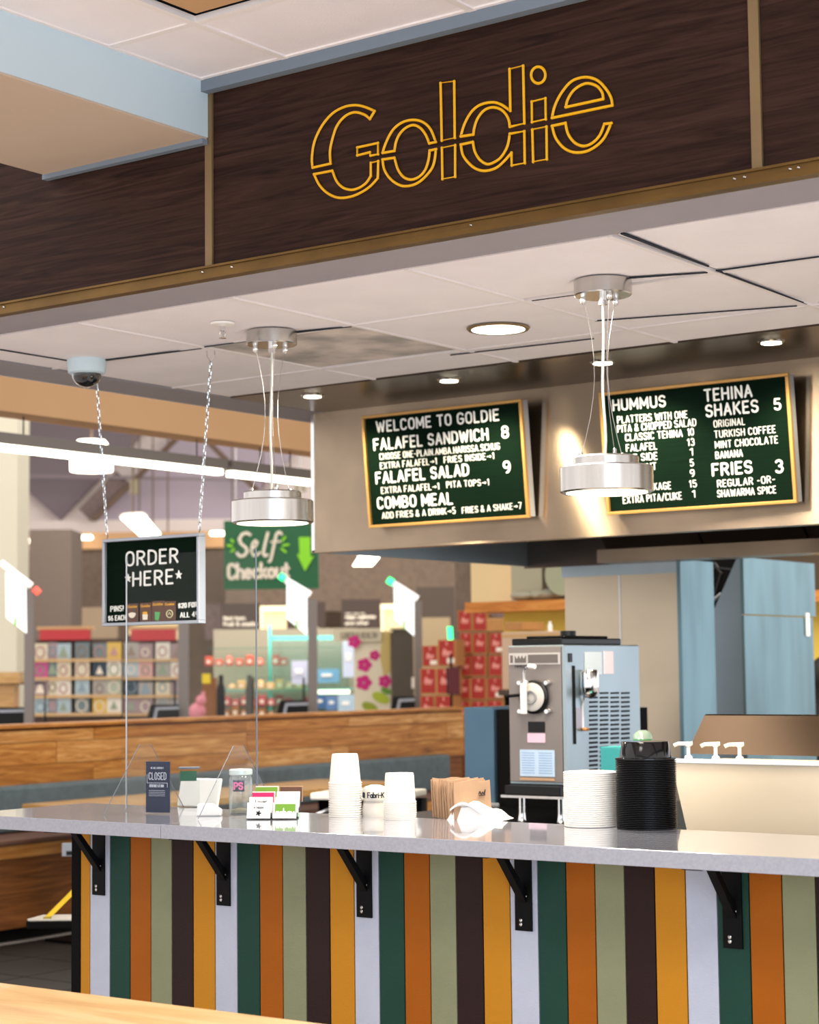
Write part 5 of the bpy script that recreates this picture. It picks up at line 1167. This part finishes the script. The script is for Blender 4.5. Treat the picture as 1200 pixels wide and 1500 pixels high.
# black rails
for lab, D, pts in (('black rail behind the leftmost checkout post', 15, [(-30, 1001), (66, 1001), (66, 1060)]), ('black rail crossing the right card rack', 16.5, [(183, 998), (258, 998)]), ('black square rail in front of the deli case', 18.5, [(371, 1330), (371, 993), (445, 993), (445, 1330)])):
    bm = bmesh.new(); tube(bm, [(fa(x, y, D)[0], D, fa(x, y, D)[1]) for x, y in pts], 1.6*D/F, 6)
    if lab.startswith('black rail c'): tube(bm, [(fa(256, 998, D)[0], D, fa(256, 998, D)[1]), (fa(256, 998, D)[0], D, 0)], .01, 6)
    tag(obj('guard_rail', bm, 'black', None, F=True), lab, 'rail', 'guard rails by the checkouts')
sc_ = B('ceiling_store', 'mauve', -24, 14, 12, 32, 6.2, 6.3, F=True); sc_['kind'] = 'structure'
cb2 = ft('packing_shelf', 'light wood packing shelf by the left edge', 'shelf', 14, 1060, 14.8, None, True)
FB('shelf_board', 'oak_x', (-40, 985, 28, 1001), 14.8, .3, cb2); FB('shelf_side', 'oak_x', (-40, 1003, 20, 1080), 14.9, .2, cb2, z=0)

# greeting card racks
D = 20
ccol = {'pale blue': 'A4B8C0', 'slate': '6C7C80', 'white': 'DCD8CC', 'cream': 'D2CAB2', 'yellow': 'CFAE58', 'pink': 'D0A09C', 'magenta': 'C0508C', 'navy': '2C4050', 'sage': 'A4AE9C', 'red': 'B8786C', 'mauve': '9C888A', 'grey': 'A4A09A'}
rackL = [(25, ['mauve', 'grey', 'mauve', 'red', 'mauve']), (49, ['cream', 'magenta', 'mauve', 'pale blue', 'grey']), (71, ['mauve', 'slate', 'cream', 'mauve', 'grey']), (83, ['pale blue', 'cream', 'white', 'pale blue']), (110, ['slate', 'cream', 'pale blue', 'slate']),
         (136, ['slate', 'navy', 'grey', 'yellow']), (157, ['yellow', 'white', 'sage', 'white'])]
rackR = [(182, ['grey', 'pale blue', 'navy', 'mauve']), (203, ['mauve', 'pink', 'grey', 'mauve']), (228, ['white', 'grey', 'cream', 'grey']), (250, ['mauve', 'white', 'mauve', 'grey'])]
words_c = ['first', 'second', 'third', 'fourth', 'fifth', 'sixth', 'seventh']; words_r = ['top', 'second', 'third', 'lowest', 'hidden']
for nm, cols_, rect, hd_ in (('left', rackL, (25, 938, 178, 1070), (58, 922, 130, 937)), ('right', rackR, (181, 938, 262, 1070), (192, 922, 256, 938))):
    t = ft('card_rack', '%s freestanding greeting card rack with red header beyond the half wall' % nm, 'card rack', rect[0], rect[3], D, 'greeting card racks', True)
    FB('back_board', mat('rack_back', '5A4A42', .8), rect, D+.05, .1, t); FB('header', mat('rack_header', 'B8343A', .6), hd_, D-.05, .15, t); FB('header_board', 'tan_paint', (hd_[0]-4, hd_[1]-4, hd_[2]+2, hd_[1]), D-.05, .3, t)
    a0, z0 = fa(rect[0], rect[3], D); a1, _ = fa(rect[2], rect[3], D); B('rack_base', mat('rack_back', '5A4A42'), a0, a1, D+.05, D+.5, 0, z0, t, F=True)
    for r in range(4): FB('card_ledge', mat('ledge_tan', 'C9A676', .6), (rect[0], 966+r*26.5, rect[2], 968.5+r*26.5), D-.06, .1, t)
    for ci, (x, cs) in enumerate(cols_):
        wd = 21 if ci not in (0, 2) or nm == 'right' else 13
        for ri, cn in enumerate(cs[:4]):
            y0 = 941+ri*26.5+(ci % 2)*1.5; tt_ = ft('greeting_card', '%s greeting card, %s row, %s column of %s rack' % (cn, words_r[ri], words_c[ci], nm), 'greeting card', x, y0+23, D, 'greeting cards on the %s rack' % nm)
            FB('card', mat('card_'+cn.replace(' ', '_'), ccol[cn], .6), (x, y0, x+wd, y0+24), D-.03, .012, tt_)
            dc = random.choice(['cream_print', mat('dull_rose', 'B48A8A'), mat('dull_green', '8A9A84'), mat('dull_blue', '8498A6'), mat('dull_taupe', '8C7C70')]); bm = bmesh.new(); a, z = fa(x+wd/2, y0+13, D)
            rr = .035+random.random()*.02
            if (ci+ri) % 3: tube(bm, [(a+rr*math.cos(q*math.pi/4), D-.032, z+rr*1.2*math.sin(q*math.pi/4)) for q in range(8)], .008, 4, True)
            else: prism(bm, [(a-rr, D-.031, z-rr), (a+rr, D-.031, z-rr), (a, D-.031, z+rr*1.3)], (0, -.004, 0))
            obj('card_print', bm, dc, tt_, F=True)
dt = ft('display_table', 'low pale display table in front of the deli case', 'table', 330, 1055, 19.3, None, True); FB('tabletop', 'tan_paint', (318, 1054, 392, 1058), 19.3, .9, dt); FB('table_base', 'brown_sign', (322, 1058.2, 388, 1100), 19.35, .8, dt, z=0)
# brown stand, yellow tag, pink plush
t = ft('display_stand', 'brown display stand with yellow tag behind the acrylic screen', 'stand', 300, 1050, 20, None, True)
FB('stand_body', mat('stand_brown', '8A5A30', .7), (296, 993, 316, 1060), 20, .2, t, z=0); FB('yellow_tag', mat('yellow_tag', 'E8D020', .6), (296, 987, 308, 1001), 19.9, .03, t)
t = ft('pink_toy', 'pink plush toy at the foot of the brown stand', 'toy', 290, 1052, 19.5)
bm = bmesh.new(); a, z = fa(289, 1042, 19.5); bmesh.ops.create_icosphere(bm, subdivisions=2, radius=.09, matrix=Matrix.Translation((a, 19.5, z))); bmesh.ops.create_icosphere(bm, subdivisions=2, radius=.055, matrix=Matrix.Translation((a+.04, 19.48, z+.11))); tube(bm, [(a+.06, 19.5, z+.15), (a+.06, 19.5, z+.2)], .02, 6); tube(bm, [(a-.06, 19.5, z), (a-.13, 19.48, z-.06)], .03, 6); obj('plush_body', bm, mat('plush_pink', 'D98C98', .9), t, F=True, smooth=True)
for k, (x, lab) in enumerate(((324, 'tall dark bottle right of the brown stand'), (366, 'dark grey bottle by the acrylic screen\'s edge'))):
    t = ft('dark_bottle', lab, 'bottle', x, 1052, 20, 'dark bottles at the deli'); a, z = fa(x, 1060, 20)
    bm = bmesh.new(); lathe(bm, [(.045, 0), (.045, .35), (.025, .42), (.025, .5), (0, .501)], 14, (a, 20, z)); obj('bottle_body', bm, 'black' if not k else mat('bottle_grey', '4A4C48', .5), t, F=True, smooth=True)

# deli case
D = 22
p_ = at(420, 925, D=21.8); area('deli_fill_light', p_, at(420, 1040, D=22.6), 1.6, .3, 9, NEUT)  # unseen fill added to brighten the deli case
t = ft('deli_case', 'glass fronted deli case with teal edged shelves beyond the checkouts', 'display case', 310, 1050, D, None, True)
a0, z0 = fa(300, 1060, D); a1, zt = fa(520, 930, D)
B('case_base', mat('deli_base', 'BFB39A', .7), a0, a1, D, D+1.0, 0, z0, t, F=True)
B('case_back', mat('deli_back', '9A8E7C', .8), a0, a1, D+1.0, D+1.05, z0, zt+.1, t, F=True)
for y in (948, 1010, 1036): 
    _, zz = fa(400, y, D+.2); B('glass_shelf', 'teal' if y == 1010 else 'glass', a0, a1, D+.2, D+.9, zz-.012, zz, t, F=True)
FB('top_edge', 'teal', (394, 932, 512, 937), D-.02, .3, t); FB('upright_edge', 'teal', (393, 915, 398, 1050), D-.05, .05, t); FB('glass_front', 'glass', (398, 937, 512, 1048), D-.04, .01, t)
FB('shelf_light', 'lamp_soft', (458, 1011, 512, 1016), D+.1, .05, t)
dcol = ['C8503A', 'E8DCC0', '9A6234', 'D8B070', 'E8C0B0', 'F0F0E8', 'B04A50', '7FB0CC', '3C6898', 'D8D4CC']
dn = ['red', 'cream', 'brown', 'tan', 'peach', 'white', 'crimson', 'pale blue', 'navy', 'grey']
n_ = 0
for row, (y, xs) in enumerate(((975, list(range(306, 396, 15))+list(range(404, 428, 12))), (1010, range(340, 452, 14)), (1034, range(306, 450, 13)), (1050, range(306, 450, 13)))):
    for x in xs:
        ci = (n_*7+row*3) % 7; n_ += 1; a, zz = fa(x, y, D-.2 if x < 398 else D+.3); Dd = D-.2 if x < 398 else D+.3
        w = 5.5*Dd/F; h = (8+(n_*5) % 9)*Dd/F
        tt_ = ft('deli_item', '%s food parcel in %s row of the deli case, near column %s' % (dn[ci], ('top', 'upper', 'middle', 'lower')[row], ('one', 'two', 'three', 'four', 'five', 'six', 'seven', 'eight', 'nine', 'ten', 'eleven', 'twelve', 'thirteen')[(x-300)//12]), 'food parcel', x, y, Dd, 'food parcels in the deli case')
        bm = bmesh.new()
        if n_ % 3 == 0: lathe(bm, [(w*.9, 0), (w, h*.3), (w*.8, h*.8), (w*.3, h), (0, h+.001)], 12, (a, Dd, zz))
        else: bx(bm, a-w, a+w, Dd-w, Dd+w, zz, zz+h)
        obj('parcel', bm, mat('deli_'+dn[ci], dcol[ci], .6), tt_, F=True, bevel=.01)
        B('parcel_label', 'cream_print', a-w*.5, a+w*.5, Dd-w*1.05, Dd-w, zz+h*.25, zz+h*.6, tt_, F=True)
for k, (x0, y0, x1, y1, c, lab) in enumerate(((427, 968, 450, 1002, 'B8BCD4', 'lilac notice behind the second bright post'), (462, 980, 497, 1000, '6FA8C8', 'blue and white package in upper deli shelf'), (459, 1018, 478, 1038, '3C6898', 'navy blue package in lower deli shelf'),
        (478, 1020, 494, 1040, '5C80B0', 'mid blue package in lower deli shelf'), (495, 1018, 519, 1045, 'A8C4D8', 'pale blue carton at the right end of deli shelf'), (502, 938, 520, 992, 'C8D4EC', 'tall pale blue poster beside the floral banner'))):
    tt_ = ft('blue_package', lab, 'package', x0, y1, D-.1, 'blue packages by the deli'); FB('package_body', mat('pk_'+c, c, .5), (x0, y0, x1, y1), D-.15-.02*k, .12, tt_)
    FB('package_print', 'letter', (x0+(x1-x0)*.25, y0+(y1-y0)*.35, x1-(x1-x0)*.3, y0+(y1-y0)*.55), D-.16-.02*k, .01, tt_)
# floral banner
D = 19.5
t = ft('floral_banner', 'pale banner printed with pink orchids and green leaves', 'banner', 488, 1045, D, None, True)
FB('banner_panel', mat('banner_cream', 'DCD4BC', .7), (518, 925, 573, 1062), D, .05, t, z=0); FB('header_board', mat('banner_head', 'CFC6AC', .7), (488, 921, 558, 939), D-.04, .03, t)
a0, z0 = fa(500, 935, D-.05); a1, _ = fa(552, 935, D-.05)
bm = bmesh.new(); text(bm, 'LUNCH & HEALTH', (a0, z0), (a1, z0), 8*D/F, 1.8*D/F, lambda x, z, d: (x, D-.04-d, z), .004); obj('lettering', bm, mat('grey_print', '8A8272', .6), t, F=True)
def petal(bm, cx, cy, r, n, D_, sq=1.0, ph=0):
    for k in range(n):
        a_ = 2*math.pi*k/n+ph; ex, ey = cx+r*.55*math.cos(a_), cy+r*.55*math.sin(a_)
        pts = [(ex+r*.48*math.cos(q*math.pi/5), ey+r*.42*sq*math.sin(q*math.pi/5)) for q in range(10)]
        prism(bm, [(fa(x, y, D_)[0], D_, fa(x, y, D_)[1]) for x, y in pts], (0, -.003-.001*k, 0))
for (x, y, r) in ((519, 940, 10), (534, 974, 11), (549, 960, 8), (533, 1000, 12), (564, 998, 10)):
    bm = bmesh.new(); petal(bm, x, y, r, 5, D-.042 if y < 950 else D-.001); obj('orchid_print', bm, mat('orchid_magenta', 'C41E78', .6), t, F=True)
for (x, y, r, c) in ((558, 1022, 13, 'A8B830'), (542, 1036, 12, '8E9C28'), (566, 1012, 8, '5E8A30')):
    bm = bmesh.new(); pts = [(x+r*math.cos(q*math.pi/6), y+r*.6*math.sin(q*math.pi/6)+.3*r*math.cos(q*math.pi/6)) for q in range(12)]
    prism(bm, [(fa(a_, b_, D)[0], D-.005, fa(a_, b_, D)[1]) for a_, b_ in pts], (0, -.004, 0)); obj('leaf_print', bm, mat('leaf_'+c, c, .6), t, F=True)
bm = bmesh.new(); pts = [(560, 925), (572, 925), (572, 985), (562, 990), (557, 965)]; prism(bm, [(fa(a_, b_, D)[0], D-.001, fa(a_, b_, D)[1]) for a_, b_ in pts], (0, -.003, 0)); obj('golden_print', bm, mat('golden_print', 'C4AE6A', .6), t, F=True)
t = ft('dark_cabinet', 'tall dark olive cabinet right of the floral banner', 'cabinet', 573, 1045, 19.2, None, True)
FB('cabinet_body', mat('olive_dark', '4A4236', .6), (575, 921, 607, 1064), 19.2, .4, t, z=0); FB('cabinet_edge', mat('olive_edge', '8A8468', .6), (571, 920, 607, 922.5), 19.18, .42, t); FB('socket_plate', 'cream_print', (603, 992, 610, 1008), 19.1, .03, t)

# person at the right edge
Pp = at(1212, 1010, Y=9.9)
bm = bmesh.new()
H = at(1205, 968, Y=9.9).z
def prs():
    me = bpy.data.meshes.new('person'); v = [(0,0,.92),(0,0,1.1),(0,0,H-.3),(0,-.01,H-.22),(0,-.02,H-.12),(0,-.02,H-.03), (-.17,0,H-.3),(-.21,-.02,H-.55),(-.17,-.2,H-.62), (.17,0,H-.3),(.21,-.02,H-.55),(.17,-.2,H-.62), (-.09,0,.85),(-.1,0,.46),(-.1,.02,.06),(-.1,-.12,.03), (.09,0,.85),(.1,0,.46),(.1,.02,.06),(.1,-.12,.03)]
    e = [(0,1),(1,2),(2,3),(3,4),(4,5),(2,6),(6,7),(7,8),(2,9),(9,10),(10,11),(0,12),(12,13),(13,14),(14,15),(0,16),(16,17),(17,18),(18,19)]
    me.from_pydata(v, e, []); o = bpy.data.objects.new('person', me); COL.objects.link(o); m = o.modifiers.new('skin', 'SKIN'); 
    rad = [.13,.14,.13,.05,.085,.075,.06,.045,.035,.06,.045,.035,.09,.06,.045,.035,.09,.06,.045,.035]
    for i, r in enumerate(rad): me.skin_vertices[0].data[i].radius = (r, r)
    me.skin_vertices[0].data[0].use_root = True
    s = o.modifiers.new('sub', 'SUBSURF'); s.levels = s.render_levels = 2
    me.materials.append(mat('dark_clothing', '1E1A1C', .8)); o.location = (Pp.x, 9.9, .0); o.rotation_euler = (0, 0, -.6)
    tag(o, 'person in dark clothing half cut off at the frame edge, turned away', 'person'); MW[o.name] = Matrix.Translation((Pp.x, 9.9, 0)) @ Matrix.Rotation(-.6, 4, 'Z'); return o
po = prs()
bm = bmesh.new(); bmesh.ops.create_icosphere(bm, subdivisions=3, radius=1)
for v in bm.verts: v.co = Vector((v.co.x*.098, v.co.y*.105, v.co.z*.115+H-.085)); 
obj('hair', bm, 'hair', po, False, True)
